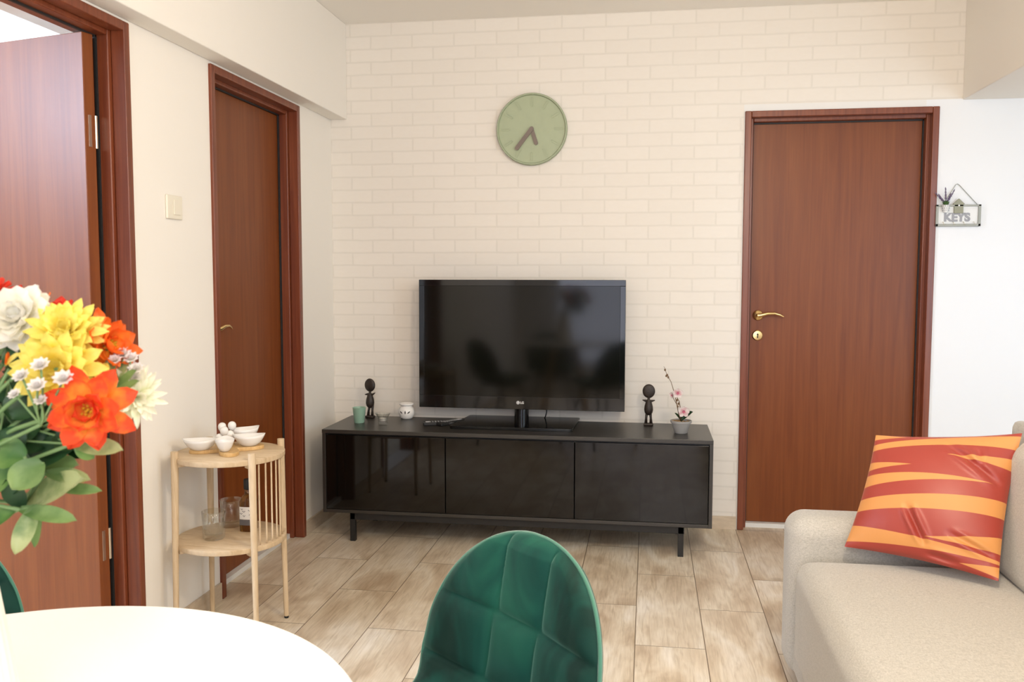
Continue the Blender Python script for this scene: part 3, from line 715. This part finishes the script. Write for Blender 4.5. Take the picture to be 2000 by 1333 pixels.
# ------------------------------------------------------------------ sofa
t = thing('sofa', 'beige fabric sofa running along the right side of the room', 'sofa', (2.06, -1.57, 0))
def rbox(name, a, c, bev, seg, m, parent, **kw):
    b = MB(); b.box(a, c); return b.build(name, m, parent, bevel=bev, seg=seg, **kw)
LEN = 2.15
rbox('base', (.02, -LEN+.02, .04), (.86, -.05, .16), .03, 5, M_sofa, t)
def arm(name, y0, y1):
    # rounded front corner, slightly bulging
    b = MB(); pr = []
    rbox(name, (0, y0, .030), (.89, y1, .532), .060, 8, M_sofa, t)
arm('armrest', -.172, 0); arm('armrest', -LEN-.185, -LEN)
def cushion_box(name, a, c, bev, puff, parent, lean=0):
    """box with rounded edges and a crowned top (dense grid)"""
    b = MB(); b.box(a, c); o = b.build(name, M_sofa, parent, bevel=bev, seg=8); return o
def crowned(name, x0, x1, y0, y1, z0, z1, r, crown, parent, lean=0.0, n=28):
    """superellipsoid-like cushion: closed grid"""
    bm = bmesh.new(); bmesh.ops.create_cube(bm, size=2); bmesh.ops.subdivide_edges(bm, edges=bm.edges, cuts=n, use_grid_fill=True)
    hx_, hy_, hz_ = (x1-x0)/2, (y1-y0)/2, (z1-z0)/2
    for v in bm.verts:
        p = Vector((v.co.x*hx_, v.co.y*hy_, v.co.z*hz_)); q = Vector((max(-hx_+r, min(hx_-r, p.x)), max(-hy_+r, min(hy_-r, p.y)), max(-hz_+r, min(hz_-r, p.z))))
        d = p-q
        # remap cube surface near edges to the rounded surface
        if d.length > 1e-9: p = q + d.normalized()*r
        f = (1-min(1, abs(v.co.x))**4)*(1-min(1, abs(v.co.y))**4)
        g = (1-min(1, abs(v.co.y))**4)*(1-min(1, abs(v.co.z))**4)
        if v.co.z > .9: p.z += crown*f
        if lean: p.x += -crown*g*(1 if v.co.x < -.9 else 0) + lean*(p.z/hz_+1)*.5
        v.co = p + Vector(((x0+x1)/2, (y0+y1)/2, (z0+z1)/2))
    me = bpy.data.meshes.new(name); bm.to_mesh(me); bm.free()
    for p in me.polygons: p.use_smooth = True
    me.materials.append(M_sofa); o = bpy.data.objects.new(name, me); C.objects.link(o); o.parent = parent; return o
crowned('seat_cushion', .008, .62, -LEN, -.180, .10, .425, .055, .012, t, 0)
crowned('backrest', .655, .88, -LEN, -.010, .10, .832, .035, .0, t, 0)
crowned('back_cushion', .545, .70, -1.12, -.185, .405, .80, .060, .015, t, .045)
crowned('back_cushion', .545, .70, -LEN, -1.125, .405, .80, .060, .015, t, .045)
for x, y in ((.08, -.12), (.80, -.12), (.08, -LEN-.05), (.80, -LEN-.05)):
    b = MB(); b.lathe([(.018, 0), (.022, .045)], (x, y, 0), 16); b.build('leg', M_bmetal, t, smooth=True, angle=40)

# striped cushion
M_pil = mat('red_orange_striped_satin', (.6, .1, .04), .30)
def _pil(m):
    tc = N(m, 'ShaderNodeTexCoord'); s = N(m, 'ShaderNodeSeparateXYZ'); L(m, tc.outputs['UV'], s.inputs[0]); U_, V_ = s.outputs[0], s.outputs[1]
    acc = None
    # (v at u=0, v at u=1, half width at u=0, at u=1)
    for v0, v1, h0, h1, bow in ((.875, .925, .028, .050, .045), (.700, .66, .040, -.075, .03), (.84, .765, -.055, .042, 0), (.555, .600, .055, -.006, .05), (.335, .440, .052, .058, .05), (.105, .10, .065, .010, .02), (.12, .205, -.06, .052, 0), (.98, .97, .03, -.10, 0), (.02, .045, -.10, .030, 0)):
        vc = math_(m, 'ADD', math_(m, 'MULTIPLY', U_, v1-v0), v0)
        vc = math_(m, 'ADD', vc, math_(m, 'MULTIPLY', math_(m, 'MULTIPLY', U_, math_(m, 'SUBTRACT', 1, U_)), 4*bow*.6))
        hw = math_(m, 'ADD', math_(m, 'MULTIPLY', U_, h1-h0), h0)
        q = math_(m, 'GREATER_THAN', math_(m, 'SUBTRACT', hw, math_(m, 'ABSOLUTE', math_(m, 'SUBTRACT', V_, vc))), 0)
        acc = q if acc is None else math_(m, 'MAXIMUM', acc, q)
    n = N(m, 'ShaderNodeTexNoise', Scale=400.0, Detail=2.0); L(m, coords(m, (1, 1, .2)), n.inputs['Vector'])
    L(m, mixc(m, acc, (.33, .040, .026), (.62, .27, .075)), bsdf(m).inputs['Base Color'])
    L(m, math_(m, 'ADD', math_(m, 'MULTIPLY', acc, .12), .42), bsdf(m).inputs['Roughness'])
    bsdf(m).inputs['Sheen Weight'].default_value = .3; bsdf(m).inputs['Sheen Tint'].default_value = (1, .55, .4, 1); bsdf(m).inputs['Specular IOR Level'].default_value = .5
    bump(m, n.outputs[0], .08, .001)
_pil(M_pil)
BL, BR, TL, TR = Vector((2.2062, -1.7894, 0.4682)), Vector((2.5512, -2.0001, 0.4564)), Vector((2.3160, -1.6571, 0.7778)), Vector((2.6835, -1.7698, 0.8141))
cc = (BL+BR+TL+TR)/4; nrm = ((BR-BL).cross(TL-BL)).normalized()
rnd = random.Random(2)
def pil(u, v, sgn):
    # concave edges, full centre
    uu = u; vv = v
    ex = 4*u*(1-u); ey = 4*v*(1-v)
    p = (BL*(1-u)+BR*u)*(1-v) + (TL*(1-u)+TR*u)*v
    p += (cc-p)*(.05*(ex*(1-ey)+ey*(1-ex)))
    th = .066*(max(0, ex)*max(0, ey))**.56
    if sgn > 0:
        def crease(u0, v0, u1, v1, w, dpt):
            d = Vector((u1-u0, v1-v0)); L2 = d.length_squared; t_ = max(0, min(1, ((u-u0)*d.x+(v-v0)*d.y)/L2)); dd = math.hypot(u-u0-d.x*t_, v-v0-d.y*t_)
            return -dpt*math.exp(-(dd/w)**2)*(math.sin(PI*min(1, max(0.02, t_)))**.5) + dpt*.7*math.exp(-((dd-1.8*w)/w)**2)*math.sin(PI*min(1, max(0, t_)))
        e = crease(.55, .88, .95, .60, .022, .010) + crease(.38, .38, .55, .10, .020, .012) + crease(.68, .22, .98, .12, .018, .008) + crease(.55, .05, .78, .03, .02, .008) + crease(.75, .86, .82, .72, .02, .005)
        th += e*min(1, (ex*ey)**.5*3)
    return p + nrm*th*(sgn if sgn > 0 else -.45)
b = MB(); b.grid(lambda u, v: pil(u, v, 1), 90, 90); b.grid(lambda u, v: pil(u, v, -1), 40, 40)
t = b.build('throw_pillow', M_pil, smooth=True); tag(t, 'satin throw pillow with red and orange stripes leaning in the sofa corner', 'pillow')

# ------------------------------------------------------------------ dining table
TC = Vector((.907, -3.6475, 0)); TR_ = .432; TH = .75
t = thing('dining_table', 'round white dining table in the left foreground', 'table', TC)
b = MB(); b.lathe([(0, -.022), (TR_-.012, -.022), (TR_-.004, -.018), (TR_, -.010), (TR_, -.005), (TR_-.004, 0), (0, 0)], (0, 0, TH), 160); b.build('tabletop', M_table, t, smooth=True, angle=50)
for k in range(4):
    a = PI/4 + k*PI/2; b = MB(); b.tube([(.30*math.cos(a), .30*math.sin(a), 0), (.13*math.cos(a), .13*math.sin(a), TH-.022)], [.013, .021], 16); b.build('leg', M_tray, t, smooth=True, angle=40)
b = MB()
for k in range(2):
    a = PI/4 + k*PI/2; b.tube([(-.20*math.cos(a), -.20*math.sin(a), .42), (.20*math.cos(a), .20*math.sin(a), .42)], .005, 8)
b.build('cross_brace', M_bmetal, t, smooth=True)

# ------------------------------------------------------------------ velvet chairs
def smooth_path(pts, n):
    out = []; P_ = [Vector(p) for p in pts]; P_ = [2*P_[0]-P_[1]] + P_ + [2*P_[-1]-P_[-2]]
    for i in range(n+1):
        x = i/n*(len(P_)-3); k = min(int(x), len(P_)-4); f = x-k; a, b_, c, d = P_[k:k+4]
        out.append(.5*((2*b_)+(-a+c)*f+(2*a-5*b_+4*c-d)*f*f+(-a+3*b_-3*c+d)*f**3))
    return out
def make_chair(label, loc, rz):
    t = thing('velvet_chair', label, 'chair', loc, rz, 'green velvet dining chairs')
    # centre line, chair faces -y
    path = smooth_path([(0, -.235, .452), (0, -.15, .455), (0, -.03, .440), (0, .08, .442), (0, .160, .475), (0, .200, .545), (0, .216, .63), (0, .231, .72), (0, .247, .804)], 160)
    S = [0]
    for i in range(1, len(path)): S.append(S[-1]+(path[i]-path[i-1]).length)
    Lt = S[-1]
    def at(s):
        s = max(0, min(Lt, s)); 
        import bisect
        i = min(max(1, bisect.bisect(S, s)), len(S)-1); f = (s-S[i-1])/(S[i]-S[i-1]); p = path[i-1].lerp(path[i], f)
        i0 = max(0, i-3); i1 = min(len(path)-1, i+2); tg = (path[i1]-path[i0]).normalized(); nn = Vector((1, 0, 0)).cross(tg).normalized()
        return p, tg, nn     # nn: points up on seat, forward on back
    wpts = [(0, .165), (.03, .195), (.10, .222), (.22, .232), (.36, .228), (.46, .238), (1.2, .238)]
    def width(s):
        e = Lt-s   # distance from top
        w0 = wpts[-1][1]
        for (a, wa), (c, wc) in zip(wpts, wpts[1:]):
            if a <= s <= c: w0 = wa+(wc-wa)*(s-a)/(c-a); break
        cap = .27
        if e < cap: w0 *= max(0, 1-((cap-e)/cap)**2.5)**.5
        c2 = .10
        if s < c2: w0 *= math.sqrt(max(0, 1-((c2-s)/c2)**2*.75))
        return max(w0, 1e-4)
    def fn(u, v, side):
        vv = .5-.5*math.cos(PI*v); s = Lt*vv; w_ = width(s); x = (u-.5)*2; xx = math.sin(x*PI/2); tt = w_*xx
        p, tg, nn = at(s)
        bk = min(1, max(0, (s-.30)/.18)); k = .35*(1-bk) + .85*bk; k *= 1 - .35*max(0, (s-(Lt-.2))/.2)
        off = k*tt*tt
        # lean the normal outward with the cross curvature
        sl = 2*k*tt; nl = (nn - Vector((1, 0, 0))*sl).normalized()
        edge = max(0, 1-abs(xx)**5)**.5 * min(1, max(0, (Lt-s)/.03))**.5 * min(1, s/.03)**.5
        th = .022*edge
        if side > 0:
            row = (Lt-s-.150)/.128 + 1; ri = max(0, math.floor(row)); fx = (tt + (.012 if ri % 2 else 0))/.125 + .5
            dx = abs(fx-round(fx))*.125; dr = abs(row-round(row))*.128 if row > .6 else .06
            if abs(tt) > .15 and dx < .03 and abs(round(fx)-.5) > 1: dx = .03
            q = (1-math.exp(-(dx/.010)**1.1))*(1-math.exp(-(dr/.010)**1.1))
            pf = .5+.5*math.cos(min(1, dx/.07)*PI); 
            th += (.016*q*(.75+.25*min(1, dx/.05)))*min(1, edge*1.4) - .003
        return p + Vector((1, 0, 0))*tt + nn*off + nl*(th if side > 0 else -th)
    b = MB(); b.grid(lambda u, v: fn(u, v, 1), 110, 180); b.grid(lambda u, v: fn(u, v, -1), 40, 70)
    b.build('quilted_shell', M_velvet, t, smooth=True)
    # piping round the rim
    b = MB(); rim = []
    for k in range(2, 140): rim.append(fn(1, k/141, -1))
    for k in range(139, 1, -1): rim.append(fn(0, k/141, -1))
    b.tube(rim, .0035, 8); b.build('piping', M_piping, t, smooth=True)
    for sx in (-1, 1):
        for (y0, y1) in ((-.12, -.20), (.08, .19)):
            b = MB(); b.tube([(sx*.12, y0, .425), (sx*.14, y0, .405), (sx*.205, y1, .0)], [.011, .012, .008], 14); b.build('leg', M_bmetal, t, smooth=True, angle=40)
    b = MB(); b.box((-.14, -.14, .400), (.14, .10, .418)); b.build('seat_frame', M_bmetal, t, bevel=.004)
    return t
ch = make_chair('green quilted velvet chair in the centre foreground facing the round table', (1.278, -3.118, 0), math.radians(-44))
dup(ch, (.395, -3.215, 0), math.radians(48), 'green velvet chair mostly out of frame at the left edge behind the table')
dup(ch, (.73, -4.26, 0), math.radians(164), 'green velvet chair on the near side of the table, seen only reflected in the television')

# ------------------------------------------------------------------ vase and bouquet
VX, VY = TC.x, TC.y
b = MB(); prof = [(0, 0), (.066, 0), (.069, .004), (.068, .030), (.059, .100), (.048, .180), (.040, .240), (.037, .268), (.038, .274), (.035, .274), (.034, .262), (.043, .18), (.060, .02), (0, .015)]
b.lathe(prof, (0, 0, 0), 120, None, lambda th, i: 1+.012*math.cos(30*th)*(1 if 1 < i < 8 else 0)); o = b.build('vase', M_vase, smooth=True, angle=50); o.location = (VX, VY, TH); tag(o, 'tall ribbed ivory vase at the left edge holding the bouquet', 'vase')
# bouquet-local frame: metres to the right, up and towards the television from the bouquet's centre
B0 = Vector((0.97918, -3.63163, 1.14182)); BX = Vector((0.98844, 0.15161, 0.00130)); BY = Vector((-0.01250, 0.07298, 0.99726)); BZ = Vector((-0.15110, 0.98574, -0.07403))
def Q(a, b, c=0.0):
    return B0 + BX*a + BY*b + BZ*c
MOUTH = Vector((VX, VY, TH+.262))
GROUP = 'artificial flowers in the vase'
def stem_curve(b, end, r=.0022, bend=.02):
    e = Vector(end); m0 = MOUTH + Vector((rnd.uniform(-.015, .015), rnd.uniform(-.015, .015), -.12)); m1 = Vector((MOUTH.x+(m0.x-MOUTH.x)*.9, MOUTH.y+(m0.y-MOUTH.y)*.9, MOUTH.z+.02)); mid = (m1+e)/2 + Vector((0, 0, bend))
    b.tube(smooth_path([m0, m1, mid, e], 14), r, 8)
def frame_of(n):
    n = Vector(n).normalized(); a = n.cross(Vector((0, 0, 1))).normalized(); return n, a, a.cross(n)
def flower(label, px, py, d, face, rad, rings, m, leaves=0, centre=None, ruff=.05, r_stem=.0022):
    c = Q(px, py, d); fc = BX*face[0] + BY*face[1] - BZ*face[2]; n, a, u_ = frame_of(fc)
    t = thing('artificial_flower', label, 'flower', c, 0, GROUP)
    b = MB()
    for (cnt, ln, wd, tilt, curl, back) in rings:
        ph = rnd.random()*6
        for k in range(cnt):
            q = 2*PI*(k+rnd.uniform(-.18, .18))/cnt+ph; rd = a*math.cos(q)+u_*math.sin(q); tl = tilt+rnd.uniform(-.12, .12)
            petal(b, n*back*rad, rd*math.cos(tl)+n*math.sin(tl), n, ln*rad*rnd.uniform(.88, 1.1), wd*rad, curl+rnd.uniform(-.1, .1), .35, .5, 4, 6, ruff, rnd)
    bl = b.build('blossom', m, t, smooth=True)
    b = MB(); b.lathe([(0, -.012), (.0045, -.010), (.007, -.002), (.005, .003), (0, .004)], (0, 0, 0), 14, Matrix((a, u_, n)).transposed())
    if centre: 
        b2 = MB()
        for k in range(14):
            q = k*2.4; rr = .10*rad*math.sqrt(k/14)*2; b2.lathe([(0, 0), (.0013, .002), (.0016, .006), (0, .009)], (a*math.cos(q)+u_*math.sin(q))*rr+n*.002, 6, Matrix((a, u_, n)).transposed())
        b2.build('stamens', centre, bl, smooth=True)
    sb = MB()
    m0 = MOUTH + Vector((rnd.uniform(-.018, .018), rnd.uniform(-.018, .018), -.14)); m1 = Vector((MOUTH.x+(m0.x-MOUTH.x), MOUTH.y+(m0.y-MOUTH.y), MOUTH.z+.02)); e = c-n*.008
    mid = (m1+e)/2 + Vector((0, 0, .02))
    sb.tube([p-c for p in smooth_path([m0, m1, mid, e], 14)], r_stem, 8); sb.v += []; k0 = len(sb.v); sb.add(b.v, b.f); sb.build('stem', M_gstem, t, smooth=True)
    return t
def rings(n1, full=1):
    return n1
BIG = [(9, 1.0, .60, -.10, .05, -.05), (9, .95, .58, .20, .12, 0), (8, .78, .50, .50, .18, .02), (7, .58, .42, .80, .15, .03), (5, .38, .34, 1.1, -.1, .03)]
ORC = [(8, 1.08, .52, -.15, .10, -.05), (8, .92, .50, .15, .30, 0), (7, .70, .46, .55, .30, .02), (5, .5, .38, .9, .1, .02), (4, .32, .25, 1.1, -.6, .03)]
MUM = [(16, 1.0, .16, -.15, -.10, -.05), (16, .92, .17, .15, -.10, 0), (14, .78, .18, .45, -.15, .02), (12, .6, .18, .75, -.2, .04), (9, .42, .18, 1.1, -.2, .05)]
rnd = random.Random(21)
flower('large ruffled cream white flower at the top left of the bouquet', 0.0206, 0.0725, -0.0200, (.0, .35, .9), .040, BIG, P_white, ruff=.10)
flower('upper of the two yellow flowers, next to the white one', 0.0722, 0.0579, -0.0300, (.25, .45, .8), .040, [(15, 1, .27, -.05, .0, -.05), (15, .94, .28, .18, .05, 0), (14, .82, .27, .42, .1, .01), (12, .66, .26, .7, .1, .02), (8, .45, .24, 1.0, .1, .03)], P_yellow)
flower('lower yellow flower, above the front orange one', 0.0743, 0.0217, -0.0500, (.15, .10, .95), .041, [(12, 1.1, .36, -.05, .05, -.05), (12, .95, .38, .25, .1, 0), (10, .72, .36, .55, .15, .01), (8, .5, .32, .9, .1, .02)], P_yellow, ruff=.08)
flower('large orange red flower at the front right of the bouquet', 0.1139, -0.0168, -0.0700, (.22, -.05, .95), .041, ORC, P_orange, centre=P_yellow, ruff=.11)
flower('orange flower seen side on at the right of the bouquet', 0.0995, 0.0434, -0.0000, (.85, .25, .35), .036, ORC, P_orange2, centre=P_yellow)
flower('white chrysanthemum at the right edge of the bouquet', 0.1238, -0.0086, 0.0100, (.65, -.10, .6), .038, MUM, P_mum, ruff=.02)
flower('red flower peeking over the top of the yellow ones', 0.0286, 0.0739, 0.0350, (.1, .9, .2), .030, BIG, P_red)
flower('red flower cut off by the left edge of the frame', -0.0377, 0.0957, 0.0300, (-.2, .8, .4), .030, BIG, P_red)
flower('orange flower at the left, hidden behind the bouquet front', -0.0379, 0.0321, -0.0200, (-.5, .2, .8), .034, ORC, P_orange, centre=P_yellow)
flower('yellow flower on the side of the bouquet away from the camera', -0.0790, 0.0644, 0.0600, (-.4, .5, -.5), .034, BIG, P_yellow)
flower('white chrysanthemum on the far left of the bouquet', -0.0794, -0.0106, 0.0000, (-.8, .0, .5), .033, MUM, P_mum, ruff=.02)
flower('orange flower at the back of the bouquet facing the television', -0.0330, 0.0298, 0.1000, (.1, .3, -.9), .034, ORC, P_orange2, centre=P_yellow)
flower('red flower low at the back of the bouquet', 0.0081, -0.0171, 0.1000, (.5, .1, -.8), .032, BIG, P_red)
flower('yellow flower bud low between the orange and white blooms', 0.1019, 0.0140, -0.0200, (.5, .2, .8), .018, [(7, 1, .5, .3, .2, 0), (5, .8, .5, .8, .1, 0)], P_yellow)
flower('small orange bloom standing up behind the white flower', 0.0275, 0.0861, 0.0100, (.0, .9, .3), .016, [(5, 1, .6, .7, .2, 0)], P_orange2)

def spray(label, heads, knot, px0, size):
    c = Q(*knot); t = thing('flower_spray', label, 'flower', c, 0, 'sprays of tiny white flowers')
    sb = MB(); m1 = MOUTH + Vector((rnd.uniform(-.012, .012), rnd.uniform(-.012, .012), -.1))
    sb.tube([p-c for p in smooth_path([m1, MOUTH+Vector((0, 0, .03)), (MOUTH+c)/2+Vector((0, 0, .02)), c], 12)], .0018, 8)
    for (px, py, d, sz) in heads:
        h = Q(px, py, d)-c; sb.tube(smooth_path([(0, 0, 0), h*.5+Vector((0, 0, -.004))+BX*rnd.uniform(-.004, .004), h], 6), .0011, 6)
        b = MB(); n, a, u_ = frame_of(h.normalized()*.4 - BZ*.8 + BY*.5)
        for ring, (cnt, ln, tl) in enumerate(((9, sz, .25), (8, sz*.8, .7), (5, sz*.55, 1.1))):
            for k in range(cnt):
                q = 2*PI*k/cnt+ring; petal(b, h, (a*math.cos(q)+u_*math.sin(q))*math.cos(tl)+n*math.sin(tl), n, ln, sz*.45, .1, .3, .5, 2, 4, .05, rnd)
        b.build('floret', P_tiny, t, smooth=True)
    sb.build('stem', M_gstem, t, smooth=True)
spray('spray of tiny white flowers in front of the yellow blooms', [(0.0618, 0.0158, -0.0900, .009), (0.0766, 0.0068, -0.0900, .010), (0.0768, 0.0257, -0.0850, .010), (0.1005, 0.0134, -0.0900, .0105), (0.0528, -0.0012, -0.0850, .007), (0.0768, -0.0069, -0.0850, .007)], (0.0715, -0.0300, -0.0750), 0, .009)
spray('spray of tiny white flowers at the right between orange and white blooms', [(0.1164, 0.0349, -0.0000, .010), (0.1249, 0.0307, -0.0000, .009), (0.1297, 0.0201, -0.0000, .009), (0.1130, 0.0293, -0.0100, .008), (0.1281, 0.0106, -0.0000, .008)], (0.1085, -0.0053, 0.0000), 0, .009)
spray('spray of tiny white flowers behind the upper yellow bloom', [(0.0590, 0.0681, 0.0200, .009), (0.0428, 0.0790, 0.0200, .008), (0.0660, 0.0638, 0.0200, .008)], (0.0432, 0.0366, 0.0300), 0, .009)

def leaf_branch(label, leaves, m):
    """leaves: (base px,py,d, tip px,py,d, width m, face)"""
    c = Q(*leaves[0][0:3]); t = thing('leafy_branch', label, 'foliage', c, 0, 'leafy branches in the bouquet')
    sb = MB(); first = True
    m1 = MOUTH + Vector((rnd.uniform(-.012, .012), rnd.uniform(-.012, .012), -.1)); knot = Vector((0, 0, 0))
    sb.tube([p-c for p in smooth_path([m1, MOUTH+Vector((0, 0, .02)), (MOUTH+c)/2+Vector((0, 0, .01)), c], 10)], .0020, 8)
    for (bx_, by_, bd, tx_, ty_, td, wd, mm) in leaves:
        p0 = Q(bx_, by_, bd)-c; p1 = Q(tx_, ty_, td)-c; b = MB(); d = p1-p0
        sb.tube([knot, p0], .0012, 6)
        nn = -BZ + BY*.7 + BX*rnd.uniform(-.3, .3)
        petal(b, p0, d, nn, d.length, wd, -.10, .25, .25, 6, 10, .02, rnd)
        b.build('leaf', mm, t, smooth=True)
    sb.build('stem', M_gstem, t, smooth=True)
leaf_branch('leafy branch drooping low over the table edge', [(0.0272, -0.1192, -0.0300, 0.0908, -0.1234, -0.0500, .017, P_leafg), (0.0436, -0.1151, -0.0300, 0.0312, -0.1594, -0.0500, .020, P_leafv), (0.0424, -0.1154, -0.0200, 0.0330, -0.1604, -0.0200, .014, P_leaf), (0.0165, -0.1232, -0.0200, -0.0249, -0.1387, -0.0200, .02, P_leaf), (0.0242, -0.1180, -0.0200, 0.0175, -0.0890, -0.0400, .020, P_leafdk)], P_leafg)
leaf_branch('variegated leafy branch pointing right in the middle of the foliage', [(0.0148, -0.1191, 0.0000, 0.0933, -0.0814, -0.0500, .034, P_leafv), (0.0528, -0.1015, -0.0100, 0.1024, -0.1004, -0.0200, .012, P_leafg), (0.0475, -0.0843, -0.0200, 0.0958, -0.0875, -0.0300, .016, P_leafv), (0.0397, -0.0806, -0.0100, 0.0786, -0.0740, -0.0200, .022, P_leafg), (0.0656, -0.0685, -0.0600, 0.0452, -0.0899, -0.0800, .034, P_leafg), (0.0221, -0.0777, -0.0300, -0.0027, -0.0991, -0.0400, .03, P_leaf)], P_leafv)
leaf_branch('leafy branch under the front orange flower', [(0.0833, -0.0525, -0.0400, 0.1373, -0.0553, -0.0500, .019, P_leafv), (0.0825, -0.0557, -0.0300, 0.1009, -0.0680, -0.0300, .015, P_leaf), (0.0266, -0.0727, -0.0100, 0.0825, -0.0506, -0.0300, .036, P_leafdk), (0.0370, -0.0476, -0.0000, 0.0741, -0.0370, 0.0000, .030, P_leafdk), (0.0056, -0.0518, -0.0100, 0.0371, -0.0361, -0.0100, .030, P_leafdk)], P_leaf)
leaf_branch('leafy branch with round leaves at the left of the bouquet', [(0.0378, -0.0662, -0.0400, 0.0082, -0.0574, -0.0500, .034, P_leaf), (0.0272, -0.0598, -0.0300, 0.0125, -0.0383, -0.0400, .030, P_leafdk), (0.0118, -0.0905, -0.0300, -0.0179, -0.0687, -0.0400, .034, P_leafg), (-0.0042, -0.1025, -0.0200, -0.0405, -0.1180, -0.0200, .030, P_leaf), (0.0113, -0.1025, -0.0200, 0.0428, -0.0687, -0.0400, .028, P_leafdk), (-0.0318, -0.0741, -0.0000, -0.0741, -0.0635, 0.0000, .03, P_leafv)], P_leaf)
leaf_branch('leafy branch between the orange and white blooms at the right', [(0.1130, 0.0005, -0.0100, 0.1366, 0.0207, -0.0200, .012, P_leafg), (0.1077, -0.0021, -0.0100, 0.1217, 0.0318, -0.0000, .010, P_leafv), (0.1159, -0.0041, -0.0200, 0.1439, 0.0108, -0.0300, .010, P_leafg), (0.1077, 0.0058, -0.0100, 0.1051, 0.0319, -0.0100, .010, P_leafv)], P_leafg)
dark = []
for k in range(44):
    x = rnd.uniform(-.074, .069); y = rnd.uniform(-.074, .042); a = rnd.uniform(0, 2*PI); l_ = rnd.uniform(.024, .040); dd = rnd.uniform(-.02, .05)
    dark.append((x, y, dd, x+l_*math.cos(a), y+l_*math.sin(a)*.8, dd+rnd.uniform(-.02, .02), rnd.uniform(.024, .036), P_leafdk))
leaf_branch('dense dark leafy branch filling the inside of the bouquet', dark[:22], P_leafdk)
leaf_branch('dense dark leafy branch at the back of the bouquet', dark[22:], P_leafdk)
leaf_branch('small branch with dry orange leaves behind the white flower', [(0.0123, 0.0244, -0.0200, 0.0175, 0.0376, -0.0400, .011, P_orange2), (0.0118, 0.0247, -0.0300, 0.0343, 0.0377, -0.0500, .010, P_yellow), (0.0053, 0.0318, 0.0000, 0.0132, 0.0423, -0.0000, .008, P_orange2)], P_orange2)
